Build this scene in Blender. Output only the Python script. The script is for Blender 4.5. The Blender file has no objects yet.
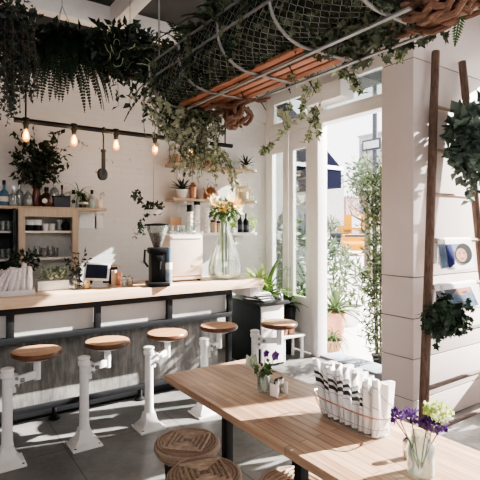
import bpy, bmesh, math, random
from mathutils import Vector, Matrix, Euler
R = random.Random(7)
SC = bpy.context.scene
COL = SC.collection
PI = math.pi

# ------------------------------------------------------------------ camera
CH, FPX, HY, YAW = 1.65, 463.0, 229.0, math.radians(34.6)
FW = Vector((math.sin(YAW), math.cos(YAW), 0)); RT = Vector((math.cos(YAW), -math.sin(YAW), 0))
cam = bpy.data.cameras.new('camera'); cam_o = bpy.data.objects.new('camera', cam); COL.objects.link(cam_o)
cam_o.location = (0, 0, CH); cam_o.rotation_euler = (PI / 2, 0, -YAW)
cam.sensor_width = 36; cam.lens = 36 * FPX / 480; cam.shift_y = -(240 - HY) / 480; cam.clip_end = 500
SC.camera = cam_o

def at(px, py, X=None, Y=None, Z=None):
    """survey helper: the place where a sight line meets a known plane of the room"""
    d = FW + RT * ((px - 240) / FPX) + Vector((0, 0, (HY - py) / FPX))
    if X is not None: t = X / d.x
    elif Y is not None: t = Y / d.y
    else: t = (Z - CH) / d.z
    return Vector((d.x * t, d.y * t, CH + d.z * t))

# ------------------------------------------------------------------ materials
def _m(name):
    m = bpy.data.materials.new(name); m.use_nodes = True
    nt = m.node_tree; return m, nt, nt.nodes['Principled BSDF']
def link(nt, a, b): nt.links.new(a, b)
def ramp(nt, fac, stops):
    r = nt.nodes.new('ShaderNodeValToRGB'); e = r.color_ramp.elements
    while len(e) < len(stops): e.new(0.5)
    for k, (p, c) in enumerate(stops): e[k].position = p; e[k].color = (*c, 1)
    link(nt, fac, r.inputs['Fac']); return r.outputs['Color']
def coords(nt, scale=(1, 1, 1)):
    t = nt.nodes.new('ShaderNodeTexCoord'); mp = nt.nodes.new('ShaderNodeMapping')
    mp.inputs['Scale'].default_value = scale; link(nt, t.outputs['Object'], mp.inputs['Vector']); return mp.outputs['Vector']
def noise(nt, vec, sc=5, det=4, rough=.55):
    n = nt.nodes.new('ShaderNodeTexNoise'); n.inputs['Scale'].default_value = sc
    n.inputs['Detail'].default_value = det; n.inputs['Roughness'].default_value = rough
    link(nt, vec, n.inputs['Vector']); return n.outputs['Fac']
def bump(nt, b, h, st=.3, dist=.01):
    n = nt.nodes.new('ShaderNodeBump'); n.inputs['Strength'].default_value = st; n.inputs['Distance'].default_value = dist
    link(nt, h, n.inputs['Height']); link(nt, n.outputs['Normal'], b.inputs['Normal'])
def plain(name, c, rough=.5, metal=0, var=.12, sc=12, bmp=0, spec=.5):
    m, nt, b = _m(name)
    v = coords(nt); f = noise(nt, v, sc)
    link(nt, ramp(nt, f, [(.3, [x * (1 - var) for x in c]), (.7, [min(1, x * (1 + var)) for x in c])]), b.inputs['Base Color'])
    b.inputs['Roughness'].default_value = rough; b.inputs['Metallic'].default_value = metal; b.inputs['Specular IOR Level'].default_value = spec
    if bmp: bump(nt, b, noise(nt, v, sc * 6), bmp)
    return m
def wood(name, dark, light, axis=0, sc=1.0, rough=.45, plank=0, knots=False, side=None):
    m, nt, b = _m(name)
    s = [9 * sc] * 3; s[axis] = .7 * sc
    v = coords(nt, s); f = noise(nt, v, 3.0, 6, .6)
    mid = [(a + c) / 2 for a, c in zip(dark, light)]
    colr = ramp(nt, f, [(.28, dark), (.5, mid), (.72, light)])
    if plank:
        w = nt.nodes.new('ShaderNodeTexBrick'); w.inputs['Scale'].default_value = 1; w.offset = .43
        w.inputs['Brick Width'].default_value = plank[0]; w.inputs['Row Height'].default_value = plank[1]
        w.inputs['Mortar Size'].default_value = .0018; w.inputs['Bias'].default_value = 0
        w.inputs['Color1'].default_value = (.75, .72, .7, 1); w.inputs['Color2'].default_value = (1.1, 1.05, 1, 1); w.inputs['Mortar'].default_value = (.35, .3, .28, 1)
        t = nt.nodes.new('ShaderNodeTexCoord'); mp = nt.nodes.new('ShaderNodeMapping')
        if axis == 1: mp.inputs['Rotation'].default_value = (0, 0, PI / 2)
        link(nt, t.outputs['Object'], mp.inputs['Vector']); link(nt, mp.outputs['Vector'], w.inputs['Vector'])
        mx = nt.nodes.new('ShaderNodeMix'); mx.data_type = 'RGBA'; mx.blend_type = 'MULTIPLY'; mx.inputs[0].default_value = 1
        link(nt, colr, mx.inputs[6]); link(nt, w.outputs['Color'], mx.inputs[7]); colr = mx.outputs[2]
    if knots:
        vk = coords(nt, (2.2, 9, 9)); vo = nt.nodes.new('ShaderNodeTexVoronoi'); vo.inputs['Scale'].default_value = 1.6
        link(nt, vk, vo.inputs['Vector'])
        mx = nt.nodes.new('ShaderNodeMix'); mx.data_type = 'RGBA'; mx.blend_type = 'MULTIPLY'; mx.inputs[0].default_value = 1
        link(nt, colr, mx.inputs[6]); link(nt, ramp(nt, vo.outputs['Distance'], [(.08, (.22, .13, .08)), (.16, (1, 1, 1))]), mx.inputs[7]); colr = mx.outputs[2]
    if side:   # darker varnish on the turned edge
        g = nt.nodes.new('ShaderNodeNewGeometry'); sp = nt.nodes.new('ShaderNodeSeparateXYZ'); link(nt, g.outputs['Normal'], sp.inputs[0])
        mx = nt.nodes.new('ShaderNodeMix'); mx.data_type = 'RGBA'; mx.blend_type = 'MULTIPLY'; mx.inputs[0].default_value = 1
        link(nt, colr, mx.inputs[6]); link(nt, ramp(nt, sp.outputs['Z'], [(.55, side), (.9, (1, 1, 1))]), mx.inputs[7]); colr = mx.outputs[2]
    link(nt, colr, b.inputs['Base Color']); b.inputs['Roughness'].default_value = rough
    bump(nt, b, f, .08); return m
def leafmat(name, c1, c2, trans=.25, rough=.5, edge=None):
    m, nt, b = _m(name)
    g = nt.nodes.new('ShaderNodeNewGeometry')
    stops = [(0, c1), (.75, c2)] if not edge else [(0, c1), (.45, c2), (.75, edge)]
    c = ramp(nt, g.outputs['Random Per Island'], stops)
    if edge:
        f = noise(nt, coords(nt), 60, 2)
        mx = nt.nodes.new('ShaderNodeMix'); mx.data_type = 'RGBA'; link(nt, ramp(nt, f, [(.48, (0, 0, 0)), (.56, (.8, .8, .8))]), mx.inputs[0])
        link(nt, c, mx.inputs[6]); mx.inputs[7].default_value = (*edge, 1); c = mx.outputs[2]
    link(nt, c, b.inputs['Base Color']); b.inputs['Roughness'].default_value = rough
    b.inputs['Specular IOR Level'].default_value = .35
    t = nt.nodes.new('ShaderNodeBsdfTranslucent'); link(nt, c, t.inputs['Color'])
    s = nt.nodes.new('ShaderNodeMixShader'); s.inputs[0].default_value = trans
    link(nt, b.outputs[0], s.inputs[1]); link(nt, t.outputs[0], s.inputs[2])
    link(nt, s.outputs[0], nt.nodes['Material Output'].inputs['Surface']); return m
def glassmat(name, tint=(1, 1, 1), refl=.12, rough=.02, body=0, bodyc=(1, 1, 1)):
    m, nt, b = _m(name)
    tr = nt.nodes.new('ShaderNodeBsdfTransparent'); tr.inputs['Color'].default_value = (*tint, 1)
    gl = nt.nodes.new('ShaderNodeBsdfGlossy'); gl.inputs['Roughness'].default_value = rough
    lw = nt.nodes.new('ShaderNodeLayerWeight'); lw.inputs['Blend'].default_value = .35
    mt = nt.nodes.new('ShaderNodeMath'); mt.operation = 'MULTIPLY_ADD'; mt.inputs[1].default_value = .6; mt.inputs[2].default_value = refl * .5
    link(nt, lw.outputs['Fresnel'], mt.inputs[0])
    s = nt.nodes.new('ShaderNodeMixShader'); link(nt, mt.outputs[0], s.inputs[0]); link(nt, tr.outputs[0], s.inputs[1]); link(nt, gl.outputs[0], s.inputs[2])
    out = s.outputs[0]
    if body:
        d = nt.nodes.new('ShaderNodeBsdfDiffuse'); d.inputs['Color'].default_value = (*bodyc, 1)
        s2 = nt.nodes.new('ShaderNodeMixShader'); s2.inputs[0].default_value = body
        link(nt, out, s2.inputs[1]); link(nt, d.outputs[0], s2.inputs[2]); out = s2.outputs[0]
    link(nt, out, nt.nodes['Material Output'].inputs['Surface']); return m
def glow(name, c, st):
    m, nt, b = _m(name); b.inputs['Base Color'].default_value = (*c, 1)
    b.inputs['Emission Color'].default_value = (*c, 1); b.inputs['Emission Strength'].default_value = st; return m

def brickmat():
    m, nt, b = _m('painted_brick')
    t = nt.nodes.new('ShaderNodeTexCoord'); mp = nt.nodes.new('ShaderNodeMapping'); mp.inputs['Rotation'].default_value = (PI / 2, 0, 0)
    link(nt, t.outputs['Object'], mp.inputs['Vector'])
    w = nt.nodes.new('ShaderNodeTexBrick'); w.inputs['Scale'].default_value = 1; w.inputs['Brick Width'].default_value = .21; w.inputs['Row Height'].default_value = .075
    w.inputs['Mortar Size'].default_value = .006; w.inputs['Mortar Smooth'].default_value = .6
    w.inputs['Color1'].default_value = (.76, .73, .722, 1); w.inputs['Color2'].default_value = (.74, .71, .70, 1); w.inputs['Mortar'].default_value = (.72, .69, .68, 1)
    link(nt, mp.outputs['Vector'], w.inputs['Vector'])
    v = coords(nt); f = noise(nt, v, 7, 6, .75); f2 = noise(nt, v, .9, 2)
    chip = ramp(nt, f, [(.34, (.42, .31, .28)), (.385, (1, 1, 1))])
    mask = ramp(nt, f2, [(.42, (0, 0, 0)), (.6, (1, 1, 1))])
    mx = nt.nodes.new('ShaderNodeMix'); mx.data_type = 'RGBA'; mx.blend_type = 'MULTIPLY'; link(nt, mask, mx.inputs[0]); link(nt, w.outputs['Color'], mx.inputs[6]); link(nt, chip, mx.inputs[7])
    link(nt, mx.outputs[2], b.inputs['Base Color']); b.inputs['Roughness'].default_value = .6
    ad = nt.nodes.new('ShaderNodeMath'); ad.operation = 'MULTIPLY_ADD'; ad.inputs[1].default_value = .4; link(nt, f, ad.inputs[0])
    inv = nt.nodes.new('ShaderNodeMath'); inv.operation = 'SUBTRACT'; inv.inputs[0].default_value = 1; link(nt, w.outputs['Fac'], inv.inputs[1]); link(nt, inv.outputs[0], ad.inputs[2])
    bump(nt, b, ad.outputs[0], .22, .008); return m
def floormat():
    m, nt, b = _m('concrete_floor')
    v = coords(nt); f = noise(nt, v, 2.2, 6, .65); f2 = noise(nt, v, 28, 3)
    c = ramp(nt, f, [(.3, (.11, .107, .107)), (.52, (.19, .184, .18)), (.75, (.28, .27, .26))])
    w = nt.nodes.new('ShaderNodeTexBrick'); w.inputs['Scale'].default_value = 1; w.offset = 0
    w.inputs['Brick Width'].default_value = .9; w.inputs['Row Height'].default_value = .9; w.inputs['Mortar Size'].default_value = .005
    w.inputs['Color1'].default_value = w.inputs['Color2'].default_value = (1, 1, 1, 1); w.inputs['Mortar'].default_value = (.5, .5, .5, 1)
    link(nt, v, w.inputs['Vector'])
    mx = nt.nodes.new('ShaderNodeMix'); mx.data_type = 'RGBA'; mx.blend_type = 'MULTIPLY'; mx.inputs[0].default_value = 1
    link(nt, c, mx.inputs[6]); link(nt, w.outputs['Color'], mx.inputs[7])
    link(nt, mx.outputs[2], b.inputs['Base Color']); link(nt, ramp(nt, f2, [(.3, (.3,) * 3), (.7, (.5,) * 3)]), b.inputs['Roughness'])
    bump(nt, b, f2, .05); return m
def cementmat():
    m, nt, b = _m('streaked_cement')
    v = coords(nt, (14, 14, 2.2)); f = noise(nt, v, 2.0, 6, .7); g = noise(nt, coords(nt), 3, 5, .6)
    ad = nt.nodes.new('ShaderNodeMath'); ad.operation = 'ADD'; link(nt, f, ad.inputs[0]); link(nt, g, ad.inputs[1])
    hf = nt.nodes.new('ShaderNodeMath'); hf.operation = 'MULTIPLY'; hf.inputs[1].default_value = .5; link(nt, ad.outputs[0], hf.inputs[0])
    link(nt, ramp(nt, hf.outputs[0], [(.36, (.085, .084, .083)), (.5, (.19, .183, .175)), (.64, (.36, .345, .325))]), b.inputs['Base Color'])
    b.inputs['Roughness'].default_value = .7; bump(nt, b, f, .15); return m
def wovenmat(name, dark, light, sc=60):
    m, nt, b = _m(name)
    v = coords(nt); w = nt.nodes.new('ShaderNodeTexWave'); w.inputs['Scale'].default_value = sc * .3; w.inputs['Distortion'].default_value = 1.5
    w.wave_type = 'RINGS'; w.rings_direction = 'Z'; link(nt, v, w.inputs['Vector'])
    f = noise(nt, v, sc, 2)
    ad = nt.nodes.new('ShaderNodeMath'); ad.operation = 'MULTIPLY_ADD'; ad.inputs[1].default_value = .5; link(nt, f, ad.inputs[0])
    hf = nt.nodes.new('ShaderNodeMath'); hf.operation = 'MULTIPLY'; hf.inputs[1].default_value = .5; link(nt, w.outputs['Fac'], hf.inputs[0]); link(nt, hf.outputs[0], ad.inputs[2])
    link(nt, ramp(nt, ad.outputs[0], [(.2, dark), (.75, light)]), b.inputs['Base Color']); b.inputs['Roughness'].default_value = .6
    bump(nt, b, ad.outputs[0], .5, .004); return m

M = dict(
    white=plain('white_paint', (.85, .815, .80), .5, var=.03), wallsm=plain('smooth_plaster', (.72, .685, .675), .6, var=.04, sc=3),
    board=plain('bounce_tinted_boards', (.79, .695, .665), .55, var=.03, sc=4), groove=plain('groove_shadow', (.22, .19, .18), .8),  # board paint tinted pinker to stand in for warm bounced light
    brick=brickmat(), floor=floormat(), cement=cementmat(), darkceil=plain('charcoal_ceiling', (.028, .028, .03), .7),
    black=plain('black_steel', (.010, .011, .013), .45, 0, spec=.3), blackm=plain('black_matte', (.008, .0085, .010), .6, spec=.25),
    castw=plain('white_cast_iron', (.80, .785, .78), .38, var=.03), teal=plain('dark_teal_metal', (.014, .02, .023), .5, spec=.3),
    panel=plain('frosted_panel', (.55, .545, .54), .35, var=.08, sc=3),
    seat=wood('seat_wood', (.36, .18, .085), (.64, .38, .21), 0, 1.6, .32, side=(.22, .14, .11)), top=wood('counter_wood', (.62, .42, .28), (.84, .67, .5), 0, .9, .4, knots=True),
    table=wood('table_wood', (.40, .235, .155), (.70, .50, .36), 1, .9, .38, plank=(.62, .048)),
    shelfw=wood('shelf_wood', (.36, .26, .18), (.56, .43, .32), 0, 1.4), cabw=wood('cabinet_wood', (.42, .33, .25), (.58, .47, .37), 2, 1.2),
    slat=wood('slat_wood', (.33, .115, .06), (.66, .29, .17), 1, 2.2, .5), pole=wood('rough_pole', (.085, .05, .036), (.22, .145, .11), 2, 3, .75),
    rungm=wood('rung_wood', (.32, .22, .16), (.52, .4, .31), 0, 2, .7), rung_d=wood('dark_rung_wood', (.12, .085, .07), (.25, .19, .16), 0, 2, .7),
    rope=wood('dried_vine', (.10, .05, .033), (.36, .20, .135), 1, 6, .8), ironold=plain('old_iron', (.06, .055, .05), .55, .5), iron=plain('grey_iron', (.30, .295, .29), .45, .4), wire=plain('galvanised_wire', (.42, .43, .42), .4, .5),
    chrome=plain('steel', (.62, .62, .62), .22, 1), copper=plain('copper', (.62, .33, .22), .3, 1), brass=plain('brass', (.72, .56, .3), .3, 1), rosewire=plain('copper_wire', (.62, .36, .28), .35, .8),
    glass=glassmat('clear_glass', (.93, .95, .94)), clearpane=glassmat('clear_pane', (.985, .99, .985), .05), pane=glassmat('window_pane', (.88, .93, .92), .1), glassj=glassmat('jar_glass', (.88, .92, .9), .2, body=.06),
    glassg=glassmat('greenish_glass', (.975, .99, .975), .15, body=.06, bodyc=(.85, .95, .85)), water=glassmat('water', (.94, .97, .95), .05, body=.08, bodyc=(.9, .92, .88)), glassf=glassmat('clear_bottle', (.62, .66, .67), .3, body=.22, bodyc=(.5, .54, .56)),
    beans=plain('coffee_beans', (.05, .025, .015), .5, sc=80, var=.5), espresso=plain('cream_enamel', (.70, .58, .49), .35, var=.02), paper=plain('white_paper', (.86, .84, .84), .7, var=.02),
    paperp=plain('pink_white_cloth', (.80, .74, .735), .8, var=.05), stripe=plain('black_stripe', (.03, .03, .035), .8), greyst=plain('grey_stripe', (.42, .43, .46), .8),
    bulb=glow('filament_glow', (1, .62, .25), 2.2), bulbglass=glassmat('amber_glass', (1, .83, .58), .15, body=.25, bodyc=(1, .72, .42)), filament=glow('filament', (1, .62, .22), 5),
    rattan=wovenmat('woven_rattan', (.19, .125, .09), (.40, .29, .22)), rattanp=plain('pale_cane', (.46, .345, .26), .6, sc=30, var=.25), rattanl=plain('rattan_cane', (.33, .235, .175), .55, sc=30, var=.3),
    bluegl=plain('blue_bottle_glass', (.05, .13, .22), .15), amber=plain('brown_bottle_glass', (.045, .018, .012), .12), label=plain('paper_label', (.72, .68, .64), .7), navy=plain('navy_box', (.035, .04, .06), .4),
    redvase=plain('oxblood_glaze', (.10, .028, .026), .25), cream=plain('candle_wax', (.78, .68, .53), .5, var=.03), mint=plain('mint_label', (.32, .48, .42), .5), greyglaze=plain('grey_glaze', (.5, .51, .5), .3),
    terracotta=plain('terracotta', (.52, .25, .17), .75), whitepot=plain('white_pot', (.8, .78, .77), .4, var=.04), soil=plain('soil', (.03, .02, .015), .95), screen=plain('tablet_screen', (.025, .03, .05), .12),
    steelblue=plain('steel_blue', (.13, .19, .25), .3, .4), greyblue=plain('brushed_grey_blue', (.34, .40, .45), .3, .5), stem=plain('green_stem', (.09, .15, .05), .6), bark=plain('bark', (.12, .085, .06), .85),
    petalp=leafmat('purple_petals', (.032, .011, .085), (.13, .052, .22), .3), petalg=leafmat('lime_petals', (.38, .48, .14), (.66, .72, .34), .35), petalo=leafmat('orange_lily_petals', (.82, .42, .1), (.98, .72, .32), .35), petalw=leafmat('pale_petals', (.8, .72, .6), (.95, .9, .8), .3), petalr=leafmat('pink_petals', (.5, .1, .14), (.75, .35, .38), .3),
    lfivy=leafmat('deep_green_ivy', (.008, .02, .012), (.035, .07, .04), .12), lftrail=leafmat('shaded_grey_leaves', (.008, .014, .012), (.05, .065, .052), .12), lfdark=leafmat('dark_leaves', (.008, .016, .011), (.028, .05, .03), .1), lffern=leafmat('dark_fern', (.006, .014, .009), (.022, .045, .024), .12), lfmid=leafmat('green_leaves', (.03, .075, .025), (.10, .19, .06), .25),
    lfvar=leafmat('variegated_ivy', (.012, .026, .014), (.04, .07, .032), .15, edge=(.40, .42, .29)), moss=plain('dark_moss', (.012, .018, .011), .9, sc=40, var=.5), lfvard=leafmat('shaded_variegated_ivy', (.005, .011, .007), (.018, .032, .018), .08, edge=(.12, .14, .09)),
    lfpale=leafmat('pale_ivy', (.05, .08, .035), (.2, .25, .12), .35, edge=(.55, .58, .4)), lfpalm=leafmat('palm_leaves', (.05, .12, .03), (.26, .38, .1), .35), lfyel=leafmat('lime_fern', (.2, .32, .06), (.5, .6, .2), .4), lfeuc=leafmat('eucalyptus_leaves', (.035, .06, .05), (.19, .25, .2), .15),
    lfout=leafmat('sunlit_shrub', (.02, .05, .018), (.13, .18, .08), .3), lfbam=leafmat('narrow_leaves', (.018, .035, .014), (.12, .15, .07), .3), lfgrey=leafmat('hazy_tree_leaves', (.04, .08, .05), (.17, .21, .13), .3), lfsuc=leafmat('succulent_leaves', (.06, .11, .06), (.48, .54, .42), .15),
    skin=plain('portrait_skin', (.42, .23, .17), .7, spec=.1), hair=plain('portrait_hair', (.004, .003, .003), .7, spec=.1), royal=plain('royal_blue', (.012, .016, .13), .7, spec=.1), pageblue=plain('misty_blue_print', (.13, .19, .28), .7, sc=9, var=.5, spec=.1), lip=plain('portrait_lips', (.3, .04, .04), .6, spec=.1),
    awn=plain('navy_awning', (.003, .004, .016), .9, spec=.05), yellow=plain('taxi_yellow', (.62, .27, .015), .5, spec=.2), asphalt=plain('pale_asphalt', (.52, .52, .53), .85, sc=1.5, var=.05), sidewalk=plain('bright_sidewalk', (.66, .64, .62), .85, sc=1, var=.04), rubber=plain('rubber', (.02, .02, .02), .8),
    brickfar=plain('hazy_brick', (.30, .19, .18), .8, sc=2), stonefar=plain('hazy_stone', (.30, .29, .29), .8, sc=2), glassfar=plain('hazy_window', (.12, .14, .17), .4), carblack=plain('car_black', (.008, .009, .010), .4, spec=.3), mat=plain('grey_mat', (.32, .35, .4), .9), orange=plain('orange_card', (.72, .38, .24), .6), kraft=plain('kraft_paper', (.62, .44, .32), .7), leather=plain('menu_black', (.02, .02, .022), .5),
)

# ------------------------------------------------------------------ geometry helpers
def bx(bm, c, s, rot=None, bev=0):
    r = bmesh.ops.create_cube(bm, size=1); vs = r['verts']
    bmesh.ops.scale(bm, vec=s, verts=vs)
    if bev:
        es = list({e for v in vs for e in v.link_edges})
        g = bmesh.ops.bevel(bm, geom=es, offset=bev, segments=2, affect='EDGES', profile=.6)
        vs = list({v for f in g['faces'] for v in f.verts} | {v for v in vs if v.is_valid})
        seen = set(vs); todo = list(vs)
        while todo:
            v = todo.pop()
            for e in v.link_edges:
                o = e.other_vert(v)
                if o not in seen: seen.add(o); todo.append(o)
        vs = list(seen)
    if rot is not None: bmesh.ops.rotate(bm, cent=(0, 0, 0), matrix=Euler(rot).to_matrix(), verts=vs)
    bmesh.ops.translate(bm, vec=c, verts=vs); return vs
def lathe(bm, prof, c=(0, 0, 0), n=20, sx=1, sy=1, caps=True):
    rings = []
    for r, z in prof:
        rings.append([bm.verts.new((c[0] + sx * r * math.cos(2 * PI * k / n), c[1] + sy * r * math.sin(2 * PI * k / n), c[2] + z)) for k in range(n)])
    for a, b in zip(rings, rings[1:]):
        for k in range(n): bm.faces.new((a[k], a[(k + 1) % n], b[(k + 1) % n], b[k]))
    if caps: bm.faces.new(rings[0][::-1]); bm.faces.new(rings[-1])
    return [v for r in rings for v in r]
def tube(bm, pts, r, n=8, closed=False):
    pts = [Vector(p) for p in pts]; N = len(pts)
    rs = r if isinstance(r, (list, tuple)) else [r] * N
    rings = []; up = None
    for i, p in enumerate(pts):
        a = pts[(i - 1) % N] if (closed or i > 0) else p; b = pts[(i + 1) % N] if (closed or i < N - 1) else p
        t = (b - a); t = t.normalized() if t.length > 1e-9 else Vector((0, 0, 1))
        if up is None: up = t.orthogonal().normalized()
        up = (up - t * up.dot(t)); up = up.normalized() if up.length > 1e-6 else t.orthogonal().normalized()
        s = t.cross(up)
        rings.append([bm.verts.new(p + (up * math.cos(2 * PI * k / n) + s * math.sin(2 * PI * k / n)) * rs[i]) for k in range(n)])
    pairs = list(zip(rings, rings[1:])) + ([(rings[-1], rings[0])] if closed else [])
    for a, b in pairs:
        for k in range(n): bm.faces.new((a[k], a[(k + 1) % n], b[(k + 1) % n], b[k]))
    if not closed: bm.faces.new(rings[0][::-1]); bm.faces.new(rings[-1])
def quad(bm, *ps): return bm.faces.new([bm.verts.new(p) for p in ps])
def ball(bm, c, r, sz=1, u=12, v=8):
    x = bmesh.ops.create_uvsphere(bm, u_segments=u, v_segments=v, radius=r)['verts']
    bmesh.ops.scale(bm, vec=(1, 1, sz), verts=x); bmesh.ops.translate(bm, vec=c, verts=x); return x
def prism(bm, outline, y0, y1):
    """extrude an XZ outline along Y"""
    a = [bm.verts.new((x, y0, z)) for x, z in outline]; b = [bm.verts.new((x, y1, z)) for x, z in outline]
    n = len(a)
    for k in range(n): bm.faces.new((a[k], a[(k + 1) % n], b[(k + 1) % n], b[k]))
    bm.faces.new(a[::-1]); bm.faces.new(b)
def leaf(bm, p, d, nrm, L, W, fold=.25, tipdroop=0):
    d = d.normalized(); s = d.cross(nrm)
    s = s.normalized() if s.length > 1e-5 else d.orthogonal().normalized(); n = s.cross(d)
    v0 = bm.verts.new(p); v1 = bm.verts.new(p + d * L * .45 + s * W * .5 + n * W * fold); v2 = bm.verts.new(p + d * L * .45 - s * W * .5 + n * W * fold)
    vm = bm.verts.new(p + d * L * .5 + n * 0); v3 = bm.verts.new(p + d * L - n * tipdroop)
    bm.faces.new((v0, v1, vm)); bm.faces.new((v0, vm, v2)); bm.faces.new((v1, v3, vm)); bm.faces.new((vm, v3, v2))
def rv(rg=R): 
    while True:
        v = Vector((rg.uniform(-1, 1), rg.uniform(-1, 1), rg.uniform(-1, 1)))
        if .05 < v.length < 1: return v.normalized()
def cloud(bm, c, rad, n, L, W, rg=R, shell=.45, down=.2):
    c = Vector(c)
    for _ in range(n):
        u = rv(rg); k = shell + (1 - shell) * rg.random()
        p = c + Vector((u.x * rad[0], u.y * rad[1], u.z * rad[2])) * k
        d = (u * .6 + rv(rg) + Vector((0, 0, -down))); s = rg.uniform(.65, 1.25)
        leaf(bm, p, d, rv(rg), L * s, W * s)
def frond(bm, p, d, L, W, droop, n=16, rg=R, rach=.003):
    p = Vector(p); d = Vector(d).normalized(); pts = [p.copy()]; q = p.copy(); dd = d.copy()
    for i in range(n):
        dd = (dd + Vector((0, 0, -droop / n))).normalized(); q = q + dd * (L / n); pts.append(q.copy())
        s = dd.cross(Vector((0, 0, 1))); s = s.normalized() if s.length > .05 else d.cross(Vector((0, 0, 1))).normalized() if d.cross(Vector((0, 0, 1))).length > .01 else Vector((1, 0, 0))
        t = (i + 1) / n; w = W * (math.sin(PI * min(1, .18 + t * .82)) ** .7) * (1.05 - .45 * t)
        up = s.cross(dd)
        for sg in (-1, 1): leaf(bm, q, s * sg + dd * .45, up, w, L / n * .95, .1)
    tube(bm, pts, rach, 4); return pts
def blade(bm, p, d, L, W, droop, n=7, keel=.15):
    q = Vector(p); dd = Vector(d).normalized(); prev = None
    s = dd.cross(Vector((0, 0, 1))); s = s.normalized() if s.length > .02 else Vector((1, 0, 0))
    for i in range(n + 1):
        t = i / n; w = W * (1 - t) ** .6 * (.55 + .45 * min(1, t * 4)) * .5 + .0004
        up = s.cross(dd)
        cur = [bm.verts.new(q + s * w + up * w * keel * 2), bm.verts.new(q), bm.verts.new(q - s * w + up * w * keel * 2)]
        if prev:
            for k in (0, 1): bm.faces.new((prev[k], prev[k + 1], cur[k + 1], cur[k]))
        prev = cur; dd = (dd + Vector((0, 0, -droop / n))).normalized(); q = q + dd * (L / n)
def vine(bm, bs, pts, step, L, W, rg=R, sr=.0022, spread=1.0):
    """bm: leaves, bs: stems"""
    pts = [Vector(p) for p in pts]; dense = []
    for a, b in zip(pts, pts[1:]):
        k = max(1, int((b - a).length / step))
        dense += [a.lerp(b, i / k) + rv(rg) * step * .25 for i in range(k)]
    dense.append(pts[-1]); tube(bs, dense, sr, 4)
    for i, p in enumerate(dense[1:]):
        t = (dense[i + 1] - dense[i]).normalized()
        for _ in range(rg.choice((1, 1, 2))):
            d = rv(rg) * spread + t * .4 + Vector((0, 0, -.25)); s = rg.uniform(.6, 1.2)
            leaf(bm, p, d, rv(rg) + Vector((0, 0, .8)), L * s, W * s)
def ivyleaf(bm, p, d, n, S):
    """five-lobed leaf as one flat fan"""
    d = d.normalized(); s = d.cross(n); s = s.normalized() if s.length > 1e-4 else d.orthogonal().normalized()
    o = [(0, 0), (.42, .05), (.30, .35), (.5, .62), (.2, .6), (0, 1), (-.2, .6), (-.5, .62), (-.30, .35), (-.42, .05)]
    up = s.cross(d); c = bm.verts.new(p + d * S * .38 - up * S * .06)
    vs = [bm.verts.new(p + s * S * x + d * S * y) for x, y in o]
    for k in range(len(vs)): bm.faces.new((c, vs[k], vs[(k + 1) % len(vs)]))
def ivycloud(bm, c, rad, n, S, rg=R, shell=.5):
    c = Vector(c)
    for _ in range(n):
        u = rv(rg); k = shell + (1 - shell) * rg.random()
        p = c + Vector((u.x * rad[0], u.y * rad[1], u.z * rad[2])) * k
        ivyleaf(bm, p, rv(rg) * .8 + Vector((0, 0, -.7)), u + rv(rg) * .6, S * rg.uniform(.55, 1.2))
def ivyvine(bm, bs, pts, step, S, rg=R, sr=.0022):
    pts = [Vector(p) for p in pts]; dense = []
    for a, b in zip(pts, pts[1:]):
        k = max(1, int((b - a).length / step)); dense += [a.lerp(b, i / k) + rv(rg) * step * .3 for i in range(k)]
    dense.append(pts[-1]); tube(bs, dense, sr, 4)
    for p in dense[1:]:
        d = rv(rg) * .8 + Vector((0, 0, -.6)); ivyleaf(bm, p, d, rv(rg) + Vector((-.5, -.8, .4)), S * rg.uniform(.55, 1.15))

def NB(): return bmesh.new()
def obj(name, bm, mat, parent=None, smooth=35, label=None):
    me = bpy.data.meshes.new(name); bmesh.ops.recalc_face_normals(bm, faces=bm.faces[:]) if len(bm.faces) < 4000 and smooth else None
    bm.to_mesh(me); bm.free(); me.materials.append(M[mat] if isinstance(mat, str) else mat)
    if smooth:
        me.shade_smooth(); me.set_sharp_from_angle(angle=math.radians(smooth))
    o = bpy.data.objects.new(name, me); COL.objects.link(o)
    if parent is not None: o.parent = parent
    if label: o['label'] = label
    return o
def thing(name, label, cat, loc=(0, 0, 0), rz=0, group=None):
    o = bpy.data.objects.new(name, None); COL.objects.link(o); o.location = loc; o.rotation_euler = (0, 0, rz)
    o.empty_display_size = .05
    tag(o, label, cat, group); return o
def tag(o, label, cat, group=None, kind=None):
    o['label'] = label; o['category'] = cat
    if group: o['group'] = group
    if kind: o['kind'] = kind
    return o
def struct(name, bm, mat, parent=None, smooth=35):
    o = obj(name, bm, mat, parent, smooth)
    if parent is None: o['kind'] = 'structure'
    return o
def dup(root, loc, rz=None, label=None):
    r = root.copy(); COL.objects.link(r); r.location = loc
    if rz is not None: r.rotation_euler = (0, 0, rz)
    if label: r['label'] = label
    for ch in list(root.children):
        c = ch.copy(); COL.objects.link(c); c.parent = r
        for g in list(ch.children):
            d = g.copy(); COL.objects.link(d); d.parent = c
    return r

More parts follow.
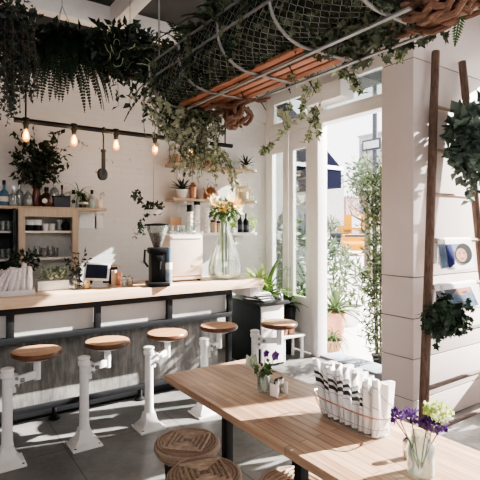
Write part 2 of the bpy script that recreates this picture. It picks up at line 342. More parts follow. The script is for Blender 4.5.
# ------------------------------------------------------------------ the room
XW, YB, YA = 4.25, 5.45, 2.32        # window wall, back wall, near face of the boarded return wall
ZC = 3.74
def slab(name, lo, hi, mat, bev=0, parent=None):
    b = NB(); bx(b, [(p + q) / 2 for p, q in zip(lo, hi)], [q - p for p, q in zip(lo, hi)], bev=bev); return struct(name, b, mat, parent)
slab('floor', (-2.6, -2.6, -.1), (XW + .12, YB + .2, 0), 'floor')
slab('ceiling', (-2.6, -2.6, ZC), (XW + 1.2, YB + .2, ZC + .1), 'darkceil')
b = NB(); bx(b, (.825, YB + .1, 1.6), (6.85, .2, 3.24)); struct('wall_back', b, 'brick')
slab('wall_back_upper', (-2.6, YB - .035, 3.22), (XW, YB + .2, ZC), 'wallsm', .006)
slab('wall_left', (-2.75, -2.6, 0), (-2.6, YB + .2, ZC), 'wallsm')
slab('wall_front', (-2.75, -2.75, 0), (XW + 1.2, -2.6, ZC), 'wallsm')
# boarded return wall and its jamb (column), boards stacked with shadow gaps
def boards(name, lo, hi, zs):
    b = NB()
    zz = [0] + zs + [ZC]
    for z0, z1 in zip(zz, zz[1:]):
        c = [(lo[0] + hi[0]) / 2, (lo[1] + hi[1]) / 2, (z0 + z1) / 2 + .003]; bx(b, c, (hi[0] - lo[0], hi[1] - lo[1], z1 - z0 - .009), bev=.004)
    o = struct(name, b, 'board')
    c = NB(); bx(c, ((lo[0] + hi[0]) / 2, (lo[1] + hi[1]) / 2, ZC / 2), (hi[0] - lo[0] - .02, hi[1] - lo[1] - .02, ZC - .02)); obj('gap', c, 'groove', o)
    return o
ZS = [.23, .57, .905, 1.247, 3.06]
boards('wall_right', (3.33, YA, 0), (XW + .35, YA + .32, ZC), ZS)
# window wall
def frame(b, x0, x1, y0, y1, z0, z1, w):
    """a rectangular frame in a plane of constant X"""
    xc, xs = (x0 + x1) / 2, x1 - x0
    bx(b, (xc, (y0 + y1) / 2, z0 + w / 2), (xs, y1 - y0, w), bev=.004); bx(b, (xc, (y0 + y1) / 2, z1 - w / 2), (xs, y1 - y0, w), bev=.004)
    for y in (y0 + w / 2, y1 - w / 2): bx(b, (xc, y, (z0 + z1) / 2), (xs, w, z1 - z0 - 2 * w), bev=.004)
slab('wall_window_upper', (XW - .02, YA + .32, 3.5), (XW + .14, YB, ZC), 'white')
slab('trim_1', (XW - .04, YA + .32, 3.0), (XW + .12, YB, 3.12), 'white', .008)           # header bar
slab('trim_2', (XW - .26, 3.74, 3.19), (XW - .03, 4.42, 3.39), 'white', .01)                   # boxed casing above the doors
slab('trim_3', (XW - .05, 4.33, 0), (XW + .12, 4.452, 3.5), 'white', .01)                     # post between doors and opening
slab('trim_4', (XW - .03, 5.39, 0), (XW + .12, YB, 3.5), 'white', .006)
slab('trim_5', (XW - .01, YA + .3, 0), (XW + .35, YA + .42, 3.5), 'white', .006)
slab('trim_6', (XW - .02, YA + .42, -.02), (XW + .3, 4.32, .025), 'mat', .004)                # door sill
def glazed(name, y0, y1, z0, z1, gy0, gy1, gz0, gz1, x=XW, th=.05):
    b = NB(); t = th / 2
    for lo, hi in (((y0, z0), (y1, gz0)), ((y0, gz1), (y1, z1)), ((y0, gz0), (gy0, gz1)), ((gy1, gz0), (y1, gz1))):
        if hi[0] - lo[0] > .002 and hi[1] - lo[1] > .002:
            bx(b, (x, (lo[0] + hi[0]) / 2, (lo[1] + hi[1]) / 2), (th, hi[0] - lo[0], hi[1] - lo[1]), bev=.004)
    o = struct(name, b, 'white')
    b = NB(); bx(b, (x, (gy0 + gy1) / 2, (gz0 + gz1) / 2), (.008, gy1 - gy0, gz1 - gz0)); obj('pane', b, 'pane', o)
    return o
d1 = glazed('door_1', 4.94, 5.385, .02, 2.995, 5.06, 5.30, .74, 2.74)
d2 = glazed('door_2', 4.46, 4.93, .02, 2.995, 4.58, 4.84, .74, 2.74)
glazed('floor_shade_leaf', 2.93, 3.36, .03, 1.98, 3.10, 3.21, .74, 1.8, XW + .2)     # unseen half leaf added beside the pillar to shade the floor
for d, y in ((d1, 4.98), (d2, 4.90)):
    b = NB(); bx(b, (XW - .032, y, 1.06), (.014, .03, .14), bev=.004); tube(b, [(XW - .035, y, 1.09), (XW - .075, y, 1.09), (XW - .078, y + .07, 1.09)], .007, 8); obj('door_handle', b, 'chrome', d)
glazed('window_1', 4.46, 5.385, 3.12, 3.5, 4.55, 5.25, 3.17, 3.45)
glazed('window_2', YA + .42, 4.325, 3.12, 3.5, YA + .5, 4.26, 3.16, 3.46)
# unseen side with tall front windows, shaped to pattern the sun (to the right of the return wall)
XA = XW + .55
slab('wall_front_sill', (XA - .06, -2.6, -.1), (XA + .12, YA, .5), 'board', .006)
slab('wall_front_head', (XA - .06, -2.6, 3.3), (XA + .12, YA, ZC), 'board', .006)
slab('floor_bay', (XW + .12, -2.6, -.1), (XA - .06, YA, 0), 'floor')
for k, (y0, y1) in enumerate(((1.05, 1.75), (-.3, -.2), (-1.3, -1.2))): slab('trim_%d' % (7 + k), (XA - .03, y0, .5), (XA + .09, y1, 3.3), 'white', .006)  # unseen piers, added and spaced to throw shade across the table
for k, (y0, y1) in enumerate(((1.75, 2.32), (-.2, 1.05), (-1.2, -.3))): b = NB(); bx(b, (XA + .03, (y0 + y1) / 2, 1.9), (.006, y1 - y0, 2.8)); struct('window_%d' % (k + 3), b, 'clearpane')
# ceiling beams, white painted
b = NB(); bx(b, (.5, 4.33, 3.645), (6.2, .12, .19), bev=.006); struct('beam_1', b, 'white')
b = NB(); bx(b, (1.52, 1.85, 3.645), (.12, 4.85, .19), bev=.006); struct('beam_2', b, 'white')
b = NB(); bx(b, (-.9, 1.85, 3.645), (.12, 4.85, .19), bev=.006); struct('beam_3', b, 'white')

# ------------------------------------------------------------------ bar counter
CT = 1.10
b = NB(); bx(b, (.85, 4.38, CT - .043), (4.52, .66, .086), bev=.006)
o = obj('bar_worktop', b, 'top'); tag(o, 'long pale knotty wood worktop of the bar', 'bar top')
t = thing('bar_counter', 'streaked grey cement bar front in a black steel frame', 'bar counter', (0, 0, 0))
b = NB(); bx(b, (.4, 4.39, .36), (4.6, .08, .72), bev=.004); obj('front_wall', b, 'cement', t)
b = NB(); bx(b, (.4, 4.56, .36), (4.5, .24, .7)); obj('carcass', b, 'blackm', t)
b = NB()
bx(b, (.4, 4.13, .985), (4.66, .05, .055), bev=.004); bx(b, (.4, 4.24, .745), (4.66, .27, .05), bev=.004)
bx(b, (2.70, 4.13, .365), (.05, .05, .73), bev=.004)
for k in range(7): bx(b, (-1.52 + k * .705, 4.13, .865), (.055, .045, .2), bev=.003)
obj('frame', b, 'black', t)
for k in range(6):
    b = NB(); bx(b, (-1.52 + (k + .5) * .705, 4.165, .864), (.65, .014, .19)); obj('panel', b, 'panel', t)
b = NB(); bx(b, (.4, 4.335, .05), (4.6, .03, .10), bev=.004); obj('kick_board', b, 'blackm', t)
b = NB(); bx(b, (3.02, 4.38, .965), (.14, .60, .10), bev=.006); obj('end_apron', b, 'castw', t)
t = thing('foot_rail', 'black steel foot rail on short posts along the bottom of the bar', 'foot rail', (0, 0, 0))
b = NB(); bx(b, (.4, 4.24, .125), (4.5, .045, .045), bev=.01); obj('rail', b, 'black', t)
for k in range(5):
    x = -.62 + k * .79; b = NB(); lathe(b, [(.05, 0), (.05, .012), (.022, .03), (.018, .11)], (x, 4.24, 0), 12); obj('bracket', b, 'blackm', t)

# bar stools: cast iron post, swing arm, round wooden seat
def make_stool(label):
    t = thing('bar_stool', label, 'stool', (0, 0, 0), 0, 'swing arm bar stools along the counter')
    b = NB()
    prof = [(.125, 0), (.125, .012), (.105, .02), (.06, .07), (.045, .13)]
    n = 4; rings = []
    for r, z in prof:
        rr = r * 1.25; rings.append([b.verts.new((rr * math.cos(PI / 4 + k * PI / 2), rr * math.sin(PI / 4 + k * PI / 2), z)) for k in range(4)])
    for p, q in zip(rings, rings[1:]):
        for k in range(4): b.faces.new((p[k], p[(k + 1) % 4], q[(k + 1) % 4], q[k]))
    b.faces.new(rings[0][::-1]); b.faces.new(rings[-1]); obj('base_plate', b, 'castw', t)
    for sx in (-1, 1):
        for sy in (-1, 1):
            b = NB(); lathe(b, [(.011, 0), (.011, .006), (.006, .01)], (sx * .088, sy * .088, .0135), 8); obj('bolt', b, 'chrome', t)
    b = NB(); lathe(b, [(.046, .11), (.037, .16), (.034, .4), (.034, .60), (.044, .61), (.046, .635), (.038, .65), (.046, .658), (.044, .672), (.02, .68)], n=16); obj('post', b, 'castw', t)
    b = NB(); bx(b, (.03, .012, .575), (.09, .085, .085), bev=.012); bx(b, (.03, .01, .52), (.05, .06, .05), bev=.008); k = obj('clamp', b, 'castw', t)
    b = NB()
    for z in (.55, .6): tube(b, [(.055, -.045, z), (.055, -.03, z)], .012, 8)
    tube(b, [(.085, -.01, .575), (.11, -.01, .575)], .016, 8); obj('bolt', b, 'iron', k)
    b = NB()
    p0 = Vector((.05, .02, .565)); p1 = Vector((.215, .1, .575))
    d = (p1 - p0); ang = math.atan2(d.y, d.x)
    bx(b, (p0 + p1) / 2, (d.length, .032, .055), (0, 0, ang), .006); tube(b, [(.215, .1, .53), (.215, .1, .69)], .026, 12)
    lathe(b, [(.03, .67), (.1, .685), (.115, .695), (.115, .705)], (.215, .1, 0), 20); obj('arm', b, 'castw', t)
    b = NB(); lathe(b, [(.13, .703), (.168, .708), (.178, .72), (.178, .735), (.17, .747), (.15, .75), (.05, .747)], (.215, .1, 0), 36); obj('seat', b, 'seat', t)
    return t
SX0, SDX, SY = .50, .532, 3.60
labs = ['white iron bar stool at the left end, beside the picture edge, round wood seat', 'second swing arm stool from the left, in front of the planter end of the bar',
        'third stool from the left, middle one of the five at the bar', 'fourth bar stool from the left, its base hidden behind the table corner', 'farthest bar stool, its wooden seat in front of the white service cabinet']
st = None
for k in range(5):
    if k == 0: st = make_stool(labs[0]); st.location = (SX0, SY, 0)
    else: dup(st, (SX0 + SDX * k + (.03 if k == 4 else 0), SY, 0), -.95 if k == 4 else None, labs[k])

# ------------------------------------------------------------------ service cabinet past the end of the bar
t = thing('service_cabinet', 'dark service cabinet with white door at the end of the bar', 'cabinet', (3.28, 4.35, 0))
b = NB(); bx(b, (.012, .36, .37), (.024, .68, .74), bev=.003); bx(b, (.2, .69, .37), (.36, .024, .74)); bx(b, (.375, .36, .37), (.024, .68, .74)); bx(b, (.19, .36, .04), (.35, .66, .05)); obj('carcass', b, 'teal', t)
b = NB(); bx(b, (.2, .34, .76), (.46, .76, .035), bev=.005); obj('top', b, 'black', t)
b = NB(); bx(b, (.2, .012, .38), (.34, .024, .7), bev=.004); dd = obj('door', b, 'white', t)
b = NB(); tube(b, [(.06, -.002, .6), (.06, -.03, .6), (.06, -.03, .46), (.06, -.002, .46)], .007, 8); obj('handle', b, 'chrome', dd)
for k in range(4):
    b = NB(); bx(b, (0, 0, .012), (.23, .31, .016), bev=.003); q = obj('menu_folder', b, 'leather' if k % 2 == 0 or k == 1 else 'paper')
    c = NB(); bx(c, (0.004, -.004, .0225), (.2, .27, .004)); obj('page', c, 'paper', q)
    q.location = (3.40 + .02 * k, 4.52 + .03 * k, .778 + .0235 * k); q.rotation_euler = (0, 0, .3 - .22 * k)
    tag(q, ['black menu folder lowest in the pile on the service cabinet', 'second menu folder up in the pile on the service cabinet', 'third menu folder up in the pile on the service cabinet', 'menu sheet topmost of the pile on the service cabinet'][k], 'menu', 'menus piled on the service cabinet')
t = thing('soap_pump', 'small chrome pump dispenser on the service cabinet corner', 'dispenser', (3.70 - .04, 4.42, .778))
b = NB(); lathe(b, [(.03, 0), (.032, .04), (.02, .07), (.008, .08), (.008, .1)], n=14); obj('reservoir', b, 'chrome', t)
b = NB(); tube(b, [(0, 0, .1), (0, 0, .125), (.05, -.02, .122), (.055, -.022, .105)], .006, 8); obj('spout', b, 'chrome', t)
t = thing('plant_bench', 'low white slatted bench beside the doors holding flower pots', 'bench', (3.86, 4.42, 0))
b = NB()
for y in (0, .09, .18): bx(b, (.0, y, .3), (.36, .07, .025), bev=.003)
obj('top', b, 'white', t)
for sx in (-1, 1):
    for y in (0, .18): b = NB(); bx(b, (sx * .15, y, .145), (.03, .03, .29), bev=.003); obj('leg', b, 'white', t)
def pot_plant(name, label, cat, loc, pr, ph, potm, fill, leafm, group=None, saucer=False):
    """pot + soil + foliage; fill(bm, top) writes the leaves in local coordinates"""
    t = thing(name, label, cat, loc, 0, group)
    b = NB(); lathe(b, [(pr * .72, 0), (pr, ph * .9), (pr * 1.06, ph * .9), (pr * 1.06, ph), (pr * .93, ph), (pr * .9, ph * .88)], n=20); obj('pot', b, potm, t)
    b = NB(); lathe(b, [(pr * .9, ph * .82), (pr * .88, ph * .89), (.001, ph * .9)], n=16); obj('soil', b, 'soil', t)
    b = NB(); fill(b, Vector((0, 0, ph))); obj('foliage', b, leafm, t, smooth=0); return t
def fl_pot(c):
    def f(b, top):
        cloud(b, top + Vector((0, 0, .03)), (.06, .06, .045), 60, .04, .025)
    return f
for k, (dx, c, l) in enumerate(((-.09, 'petalr', 'small pot of pink flowers on the low white bench'), (.02, 'petalp', 'small pot of purple flowers on the low white bench'))):
    t = pot_plant('flower_pot', l, 'potted flowers', (3.86 + dx, 4.48, .3125), .045, .08, 'terracotta', fl_pot(c), 'lfmid', 'flower pots on the low bench')
    b = NB(); cloud(b, (0, 0, .15), (.06, .06, .03), 50, .03, .028, shell=.6); obj('blossom', b, c, t, smooth=0)

# corner palm, lime fern
def palm_fill(b, top):
    for k in range(34):
        a = k * 2.4; e = R.uniform(.5, 1.4)
        blade(b, top, (math.cos(a) * math.cos(e), math.sin(a) * math.cos(e), math.sin(e)), R.uniform(.4, .66), .085, R.uniform(.9, 1.9))
pot_plant('potted_palm', 'tall potted palm with broad arching leaves in the window corner', 'potted plant', (3.86, 4.98, 0), .15, .72, 'blackm', palm_fill, 'lfpalm')
def limefern(b, top):
    for k in range(26):
        a = k * 2.4; e = R.uniform(.4, 1.3); frond(b, top, (math.cos(a) * math.cos(e), math.sin(a) * math.cos(e), math.sin(e)), R.uniform(.22, .32), .07, 1.3, 11)
pot_plant('potted_fern', 'lime green fern in a white pot on the service cabinet', 'potted plant', (3.50, 4.72, .778), .09, .16, 'whitepot', limefern, 'lfyel')
def dracaena(b, top):
    for k in range(24):
        a = k * 2.4; e = R.uniform(.5, 1.3); blade(b, top, (math.cos(a) * math.cos(e), math.sin(a) * math.cos(e), math.sin(e)), R.uniform(.22, .34), .05, 1.5)
pot_plant('potted_dracaena', 'dark strap leaved plant behind the service cabinet by the doors', 'potted plant', (4.02, 4.72, 0), .11, .62, 'blackm', dracaena, 'lfdark')

# ------------------------------------------------------------------ dining table
TT = .73
t = thing('dining_table', 'long wooden plank table on black steel legs', 'table', (1.585, 1.5, 0))
b = NB(); bx(b, (0, 0, TT - .02), (.64, 2.36, .04), bev=.003); obj('tabletop', b, 'table', t)
for y in (.56, -.02, -.95):
    for x in (-.245, .245): b = NB(); bx(b, (x, y, .345), (.045, .045, .69), bev=.003); obj('leg', b, 'black', t)
    b = NB(); bx(b, (0, y, .675), (.445, .04, .03)); bx(b, (0, y, .03), (.445, .04, .05)); obj('cross_bar', b, 'black', t)

# rattan stools
def make_rattan(label):
    t = thing('rattan_stool', label, 'stool', (0, 0, 0), 0, 'rattan stools at the table')
    b = NB(); lathe(b, [(.15, .395), (.178, .40), (.188, .42), (.185, .44), (.172, .452), (.165, .4525), (.16, .448), (.12, .450), (.05, .450)], n=40); obj('seat', b, 'rattan', t)
    b = NB()
    for q in (.15, .115, .08, .045):    # raised diamond weave on top
        tube(b, [(q * s, q * c, .453) for s, c in ((1, 0), (.52, .52), (0, 1), (-.52, .52), (-1, 0), (-.52, -.52), (0, -1), (.52, -.52))], .0075, 8, closed=True)
    obj('woven_top', b, 'rattanp', t)
    b = NB(); lathe(b, [(.1, .015), (.12, .2), (.135, .395)], n=20, caps=False); obj('core', b, 'soil', t)
    b = NB(); n = 16
    for k in range(n):
        for sg in (-1, 1):
            pts = []
            for i in range(13):
                u = i / 12; z = .02 + u * .385; r = .15 - .055 * math.sin(PI * u * .95) + .005; a = 2 * PI * k / n + sg * u * 1.1
                pts.append((r * math.cos(a), r * math.sin(a), z))
            tube(b, pts, .0062, 6)
    for z, r in ((.012, .158), (.2, .105), (.385, .155)): tube(b, [(r * math.cos(2 * PI * k / 24), r * math.sin(2 * PI * k / 24), z) for k in range(24)], .011, 6, closed=True)
    obj('lattice', b, 'rattanl', t); return t
rs = make_rattan('woven rattan stool with a diamond top, farthest along the table side'); rs.location = (1.245, 2.33, 0)
dup(rs, (1.15, 1.975, 0), .5, 'middle rattan stool, overlapping the diamond topped one behind it')
dup(rs, (1.45, 1.64, 0), .9, 'nearest rattan stool pushed under the table edge, cut by the picture bottom')
dup(rs, (1.74, 1.30, 0), .3, 'rattan stool under the table of which only lattice shows')

# things on the table -------------------------------------------------
def jar(label, loc, r, h, water):
    t = thing('flower_jar', label, 'jar', loc, 0, 'glass flower jars on the table')
    b = NB(); lathe(b, [(r * .85, .0), (r, .008), (r, h * .68), (r * .72, h * .82), (r * .72, h), (r * .66, h), (r * .66, h * .82), (r * .94, h * .66), (r * .94, .012), (.001, .010)], n=24); obj('glass', b, 'glassj', t)
    b = NB(); lathe(b, [(r * .92, .012), (r * .92, h * water), (.001, h * water)], n=20); obj('water', b, 'water', t); return t
J1 = Vector((1.60, 2.08, TT)); J2 = Vector((1.545, 1.045, TT))
jar('small glass jar of pansies on the far half of the table', J1, .038, .12, .5)
jar('glass jar of purple and green flowers at the near corner of the table', J2, .05, .155, .5)
def stemmed(name, label, cat, base, tip, group, headf, hm, leafc=None):
    t = thing(name, label, cat, base, 0, group); tip = Vector(tip)
    mid = tip * .5 + Vector((0, 0, tip.length * .06)) ; b = NB(); tube(b, [(0, 0, 0), mid, tip], .0022, 6); obj('stem', b, 'stem', t)
    b = NB(); headf(b, tip); obj('bloom', b, hm, t, smooth=0)
    if leafc:
        b = NB(); cloud(b, leafc[0], (leafc[1],) * 3, leafc[2], leafc[3], leafc[3] * .7); obj('leaves', b, 'lfmid', t, smooth=0)
    return t
def pansy(r):
    def f(b, p):
        for k in range(5): 
            a = k * 2 * PI / 5 + .3; d = Vector((math.cos(a), -.35, math.sin(a))); leaf(b, p, d, Vector((0, -1, .2)), r, r * 1.15, .05)
    return f
def statice(r, n):
    def f(b, p): cloud(b, p, (r, r, r * .7), n, .017, .014, shell=.3, down=-.4)
    return f
def hyd(b, p): cloud(b, p, (.048, .048, .03), 260, .018, .015, shell=.75, down=-.6)
q = J1 + Vector((0, 0, .016))
stemmed('pansy', 'purple pansy bloom leaning right in the far table jar', 'flower', q + Vector((.01, 0, 0)), (.045, -.025, .185), 'pansies in the far jar', pansy(.034), 'petalp', ((.02, 0, .12), .025, 14, .035))
stemmed('pansy', 'smaller purple pansy at back of the far table jar', 'flower', q + Vector((0, .012, 0)), (.02, .0, .195), 'pansies in the far jar', pansy(.026), 'petalp')
def bigleaf(b, p):
    for k in range(5): a = k * 1.3; leaf(b, p + Vector((0, 0, -.02)), Vector((math.cos(a) * .4, .1, .9 + .2 * math.sin(a))), Vector((0, -1, 0)), .085, .06, .1)
stemmed('leaf_sprig', 'round green leaf sprig leaning left in the far table jar', 'leaf sprig', q + Vector((-.01, 0, 0)), (-.055, .03, .14), 'pansies in the far jar', bigleaf, 'lfsuc', ((-.01, -.01, .11), .035, 26, .04))
q = J2 + Vector((0, 0, .02))
stemmed('green_bloom', 'round lime green bloom in the near jar', 'flower', q + Vector((.01, 0, 0)), (.062, -.022, .205), 'cut flowers in the near jar', hyd, 'petalg')
for k, (tip, r, n, l) in enumerate((((-.085, .03, .215), .026, 46, 'purple sprig reaching farthest left from the near jar'), ((-.022, .02, .2), .03, 70, 'purple sprig left of centre in the near jar'), ((.012, -.02, .175), .028, 70, 'dark purple sprig at the middle front of the near jar'), ((.06, -.045, .155), .026, 60, 'purple sprig hanging lowest on right of the near jar'), ((-.115, .04, .2), .012, 14, 'tiny lone purple sprig tip left of the near jar'))):
    stemmed('purple_sprig', l, 'flower', q + Vector((.006 * (k - 2), .004 * (k % 2), 0)), tip, 'cut flowers in the near jar', statice(r, n), 'petalp')
def shaker(label, loc, body, fillm):
    t = thing('shaker', label, 'shaker', loc, 0, 'salt and pepper shakers on the table')
    b = NB(); lathe(b, [(.016, 0), (.018, .006), (.016, .055), (.013, .06)], n=14); obj('glass', b, body, t)
    b = NB(); lathe(b, [(.013, .004), (.013, .035), (.001, .036)], n=12); obj('filling', b, fillm, t)
    b = NB(); lathe(b, [(.0165, .058), (.0175, .066), (.014, .08), (.004, .086)], n=14); obj('cap', b, 'chrome', t); return t
cl = at(279, 396, Z=TT)
t = thing('shaker_caddy', 'small open wooden caddy beside the pansy jar', 'caddy', (cl.x, cl.y, TT), .2)
b = NB(); bx(b, (0, 0, .006), (.09, .055, .012), bev=.002); obj('tray', b, 'shelfw', t)
for sx in (-1, 1): b = NB(); bx(b, (sx * .042, 0, .04), (.006, .055, .07), bev=.002); obj('side', b, 'paper', t)
b = NB(); tube(b, [(-.042, 0, .07), (-.03, 0, .1), (.03, 0, .1), (.042, 0, .07)], .003, 6); obj('handle', b, 'black', t)
ca = Matrix.Rotation(.2, 3, 'Z')
for sx, m, l in ((-1, 'paper', 'salt shaker on the left in the wooden caddy'), (1, 'beans', 'dark pepper shaker on the right in the wooden caddy')): shaker(l, Vector((cl.x, cl.y, TT + .012)) + ca @ Vector((sx * .0195, 0, 0)), 'glassj', m)
shaker('lone glass shaker with metal cap left of the near flower jar', at(407, 458, Z=TT), 'glassj', 'kraft')

# napkins in a wire basket
NBX, NY0, NY1 = 1.685, 1.335, 1.655
t = thing('napkin_basket', 'oval copper wire basket full of striped napkins on the table', 'basket', (NBX, (NY0 + NY1) / 2, TT))
def oval(a, c, z, n=28): return [(a * math.copysign(abs(math.cos(2 * PI * k / n)) ** .6, math.cos(2 * PI * k / n)), c * math.copysign(abs(math.sin(2 * PI * k / n)) ** .6, math.sin(2 * PI * k / n)), z) for k in range(n)]
b = NB(); tube(b, oval(.10, .225, .105), .0035, 6, True); obj('rim', b, 'rosewire', t)
b = NB(); o0, o1 = oval(.075, .175, .006), oval(.10, .225, .105)
for k in range(28): tube(b, [o0[k], o1[k]], .0012, 4)
tube(b, o0, .003, 6, True); tube(b, oval(.085, .195, .045), .0016, 5, True)
for k in range(-4, 5): tube(b, [(-.073, k * .038, .006), (.073, k * .038, .006)], .0015, 4)
obj('wire_body', b, 'wire', t)
def napkin(b, sb, gb, w, h, th, seed):
    """folded cloth: wavy slab (bulging folds), stripes run as raised bands on its broad face and edge"""
    rg = random.Random(seed); nx, nz = 10, 12; ph = rg.uniform(0, 6)
    def pt(i, j, side):
        u, v = i / nx, j / nz; x = (u - .5) * w * (1 - .12 * (1 - v)); z = v * h * (1 + .05 * math.sin(5 * u + ph)) + .01 * math.sin(9 * u + ph) * v
        bul = th * .5 * (math.sin(PI * min(1, max(0, u))) ** .35) * (.75 + .35 * math.sin(v * 3 + ph * .5) + .25 * math.sin(u * 13 + ph) * v)
        y = side * (abs(bul) + .0015) + .012 * math.sin(u * 4 + ph) * v; return Vector((x, y, z))
    g = {}
    for s in (-1, 1):
        for i in range(nx + 1):
            for j in range(nz + 1): g[s, i, j] = b.verts.new(pt(i, j, s))
    for s in (-1, 1):
        for i in range(nx):
            for j in range(nz):
                f = (g[s, i, j], g[s, i + 1, j], g[s, i + 1, j + 1], g[s, i, j + 1]); b.faces.new(f if s < 0 else f[::-1])
    for j in range(nz):
        b.faces.new((g[1, 0, j], g[-1, 0, j], g[-1, 0, j + 1], g[1, 0, j + 1])); b.faces.new((g[-1, nx, j], g[1, nx, j], g[1, nx, j + 1], g[-1, nx, j + 1]))
    for i in range(nx):
        b.faces.new((g[-1, i, nz], g[-1, i + 1, nz], g[1, i + 1, nz], g[1, i, nz])); b.faces.new((g[1, i, 0], g[1, i + 1, 0], g[-1, i + 1, 0], g[-1, i, 0]))
    # stripes wrap over the left edge (x = -w/2) and the broad face, sloping
    for (bb, v0, v1) in ((sb, .74, .80), (sb, .60, .68), (gb, .87, .895), (gb, .52, .54)):
        pr = None
        for i in range(-2, nx + 1):
            sl = .042 * max(i, 0)
            def at2(v, i=i):
                v = max(0.02, v - .0); jf = v * nz
                j = min(nz - 1, int(jf)); fr = jf - j; k = max(i, 0); s = -1
                p = pt(k, j, s).lerp(pt(k, j + 1, s), fr)
                if i < 0:
                    p2 = pt(0, j, 1).lerp(pt(0, j + 1, 1), fr); p = p.lerp(p2, -i / 2); p.x -= .0015; return p
                p.y -= .0015; 
                if i == 0: p.x -= .0012
                return p
            cur = (bb.verts.new(at2(v0 - sl)), bb.verts.new(at2(v1 - sl)))
            if pr: bb.faces.new((pr[0], cur[0], cur[1], pr[1]))
            pr = cur
NN = 9
nlabs = ['leftmost striped napkin, leaning out over the basket end', 'second napkin from the left end of the wire basket', 'third napkin from the left end of the wire basket', 'fourth napkin from the left end of the wire basket', 'middle napkin of the nine in the wire basket', 'fourth napkin from the right end of the wire basket', 'third napkin from the right end of the wire basket', 'second napkin from the right end of the wire basket', 'rightmost napkin, white with only thin grey stripes, at the basket end']
for k in range(NN):
    y = NY1 - .012 - k * (NY1 - NY0 - .02) / (NN - 1)
    t = thing('napkin', nlabs[k], 'napkin', (NBX, y, TT + .010), R.uniform(-.12, .12), 'striped napkins in the wire basket')
    t.rotation_euler.x = -.20 + .035 * k; 
    b, s, g = NB(), NB(), NB(); napkin(b, s, g, .135, .24 + R.uniform(-.014, .02) - .002 * k, .044, 100 + k)
    obj('cloth', b, 'paper', t, 60)
    (obj('black_stripe', s, 'stripe', t, 0) if k < 7 else s.free()); obj('grey_stripe', g, 'greyst', t, 0)

# ------------------------------------------------------------------ things on the counter
def on(px, py, Z=CT): return at(px, py, Z=Z)
# folded napkins in a low basket at the left
p = Vector((.60, 4.25, CT))
t = thing('napkin_basket', 'white napkin basket at the left end of the bar counter', 'basket', p)
b = NB(); bx(b, (0, 0, .01), (.38, .16, .02), bev=.004)
for y in (-.08, .08): bx(b, (0, y, .025), (.38, .006, .04), bev=.002)
for x in (-.19, .19): bx(b, (x, 0, .025), (.006, .16, .04), bev=.002)
obj('tray', b, 'paperp', t)
bar_lab = ['leftmost', 'second', 'third', 'fourth', 'fifth', 'sixth', 'rightmost']
for k in range(7):
    t = thing('napkin', '%s folded pinkish napkin from left in the basket on the bar' % bar_lab[k] if 0 < k < 6 else '%s folded pinkish napkin in the basket on the bar' % bar_lab[k], 'napkin', (p.x - .15 + k * .05, p.y, p.z + .022), PI / 2 + R.uniform(-.15, .15), 'folded napkins in the bar basket')
    t.rotation_euler.x = .55 - .09 * k
    b, s, g = NB(), NB(), NB(); napkin(b, s, g, .13,   .20 + R.uniform(-.02, .03), .052, 300 + k); obj('cloth', b, 'paperp', t, 60); s.free(); obj('grey_stripe', g, 'greyst', t, 0)
# white trough of succulents
q = on(45, 290); pl = Vector((.98, 4.40, CT))
t = thing('succulent_trough', 'white rectangular trough planted with small succulents on the bar', 'planter', pl)
b = NB(); bx(b, (0, 0, .045), (.27, .11, .09), bev=.012); obj('trough', b, 'whitepot', t)
b = NB()
for k in range(40):
    c = Vector((R.uniform(-.12, .12), R.uniform(-.045, .045), .088 + R.uniform(0, .09)))
    for j in range(9):
        a = j * 2.4; e = .3 + .13 * j; leaf(b, c, Vector((math.cos(a) * math.cos(e), math.sin(a) * math.cos(e), math.sin(e))), Vector((0, 0, 1)), .05, .026, .2)
obj('foliage', b, 'lfsuc', t, 0)
# glass bottles on the bar right of the trough, one holding a leafy branch
def bottle(name, label, loc, prof, glass, capm=None, labm=None, group=None, n=14, sy=1):
    t = thing(name, label, 'bottle', loc, 0, group)
    b = NB(); lathe(b, prof, n=n, sy=sy); obj('glass', b, glass, t)
    r, z = prof[-1]
    if capm: b = NB(); lathe(b, [(r * 1.25, z - .012), (r * 1.3, z + .03), (r * 1.0, z + .034)], n=10, sy=max(sy, .8)); obj('cap', b, capm, t)
    if labm:
        rr = max(q_[0] for q_ in prof) * 1.02; zt = labm[1] * z; b = NB()
        lathe(b, [(rr, labm[2] * z), (rr, zt)], n=n, sy=sy, caps=False); obj('label', b, labm[0], t)
    return t
for k, (x, y, h, l) in enumerate(((1.155, 4.34, .13, 'small clear bottle at the right end of the succulent trough'), (1.20, 4.40, .16, 'taller clear bottle holding a leafy sprig on the bar'), (1.255, 4.30, .08, 'short amber glass on the bar beside the tablet'))):
    bottle('glass_bottle', l, (x, y, CT), [(.024, 0), (.027, .006), (.027, h * .6), (.013, h * .78), (.012, h)] if k < 2 else [(.026, 0), (.03, .01), (.031, h)], 'glassj' if k < 2 else 'bulbglass', group='small bottles on the bar')
def sprig(name, label, loc, spread, n, mat, L=.05, cat='cut branch', group=None):
    t = thing(name, label, cat, loc, 0, group); b, s = NB(), NB()
    for k in range(n):
        e = Vector((R.uniform(-1, 1) * spread[0], R.uniform(-1, 1) * spread[1], spread[2] * R.uniform(.6, 1)))
        vine(b, s, [(0, 0, 0), (e.x * .15, e.y * .15, e.z * .5), e], .028, L, L * .5)
    obj('stem', s, 'bark', t); obj('leaves', b, mat, t, 0); return t
sprig('leafy_sprig', 'dark leafy sprig in the clear bottle on the bar', (1.20, 4.40, CT + .012), (.13, .08, .34), 9, 'lfdark', .06)
def bush_fill(L, rad, n, dz, wr=.55):
    def f(b, top): cloud(b, top + Vector((0, 0, dz)), rad, n, L, L * wr)
    return f
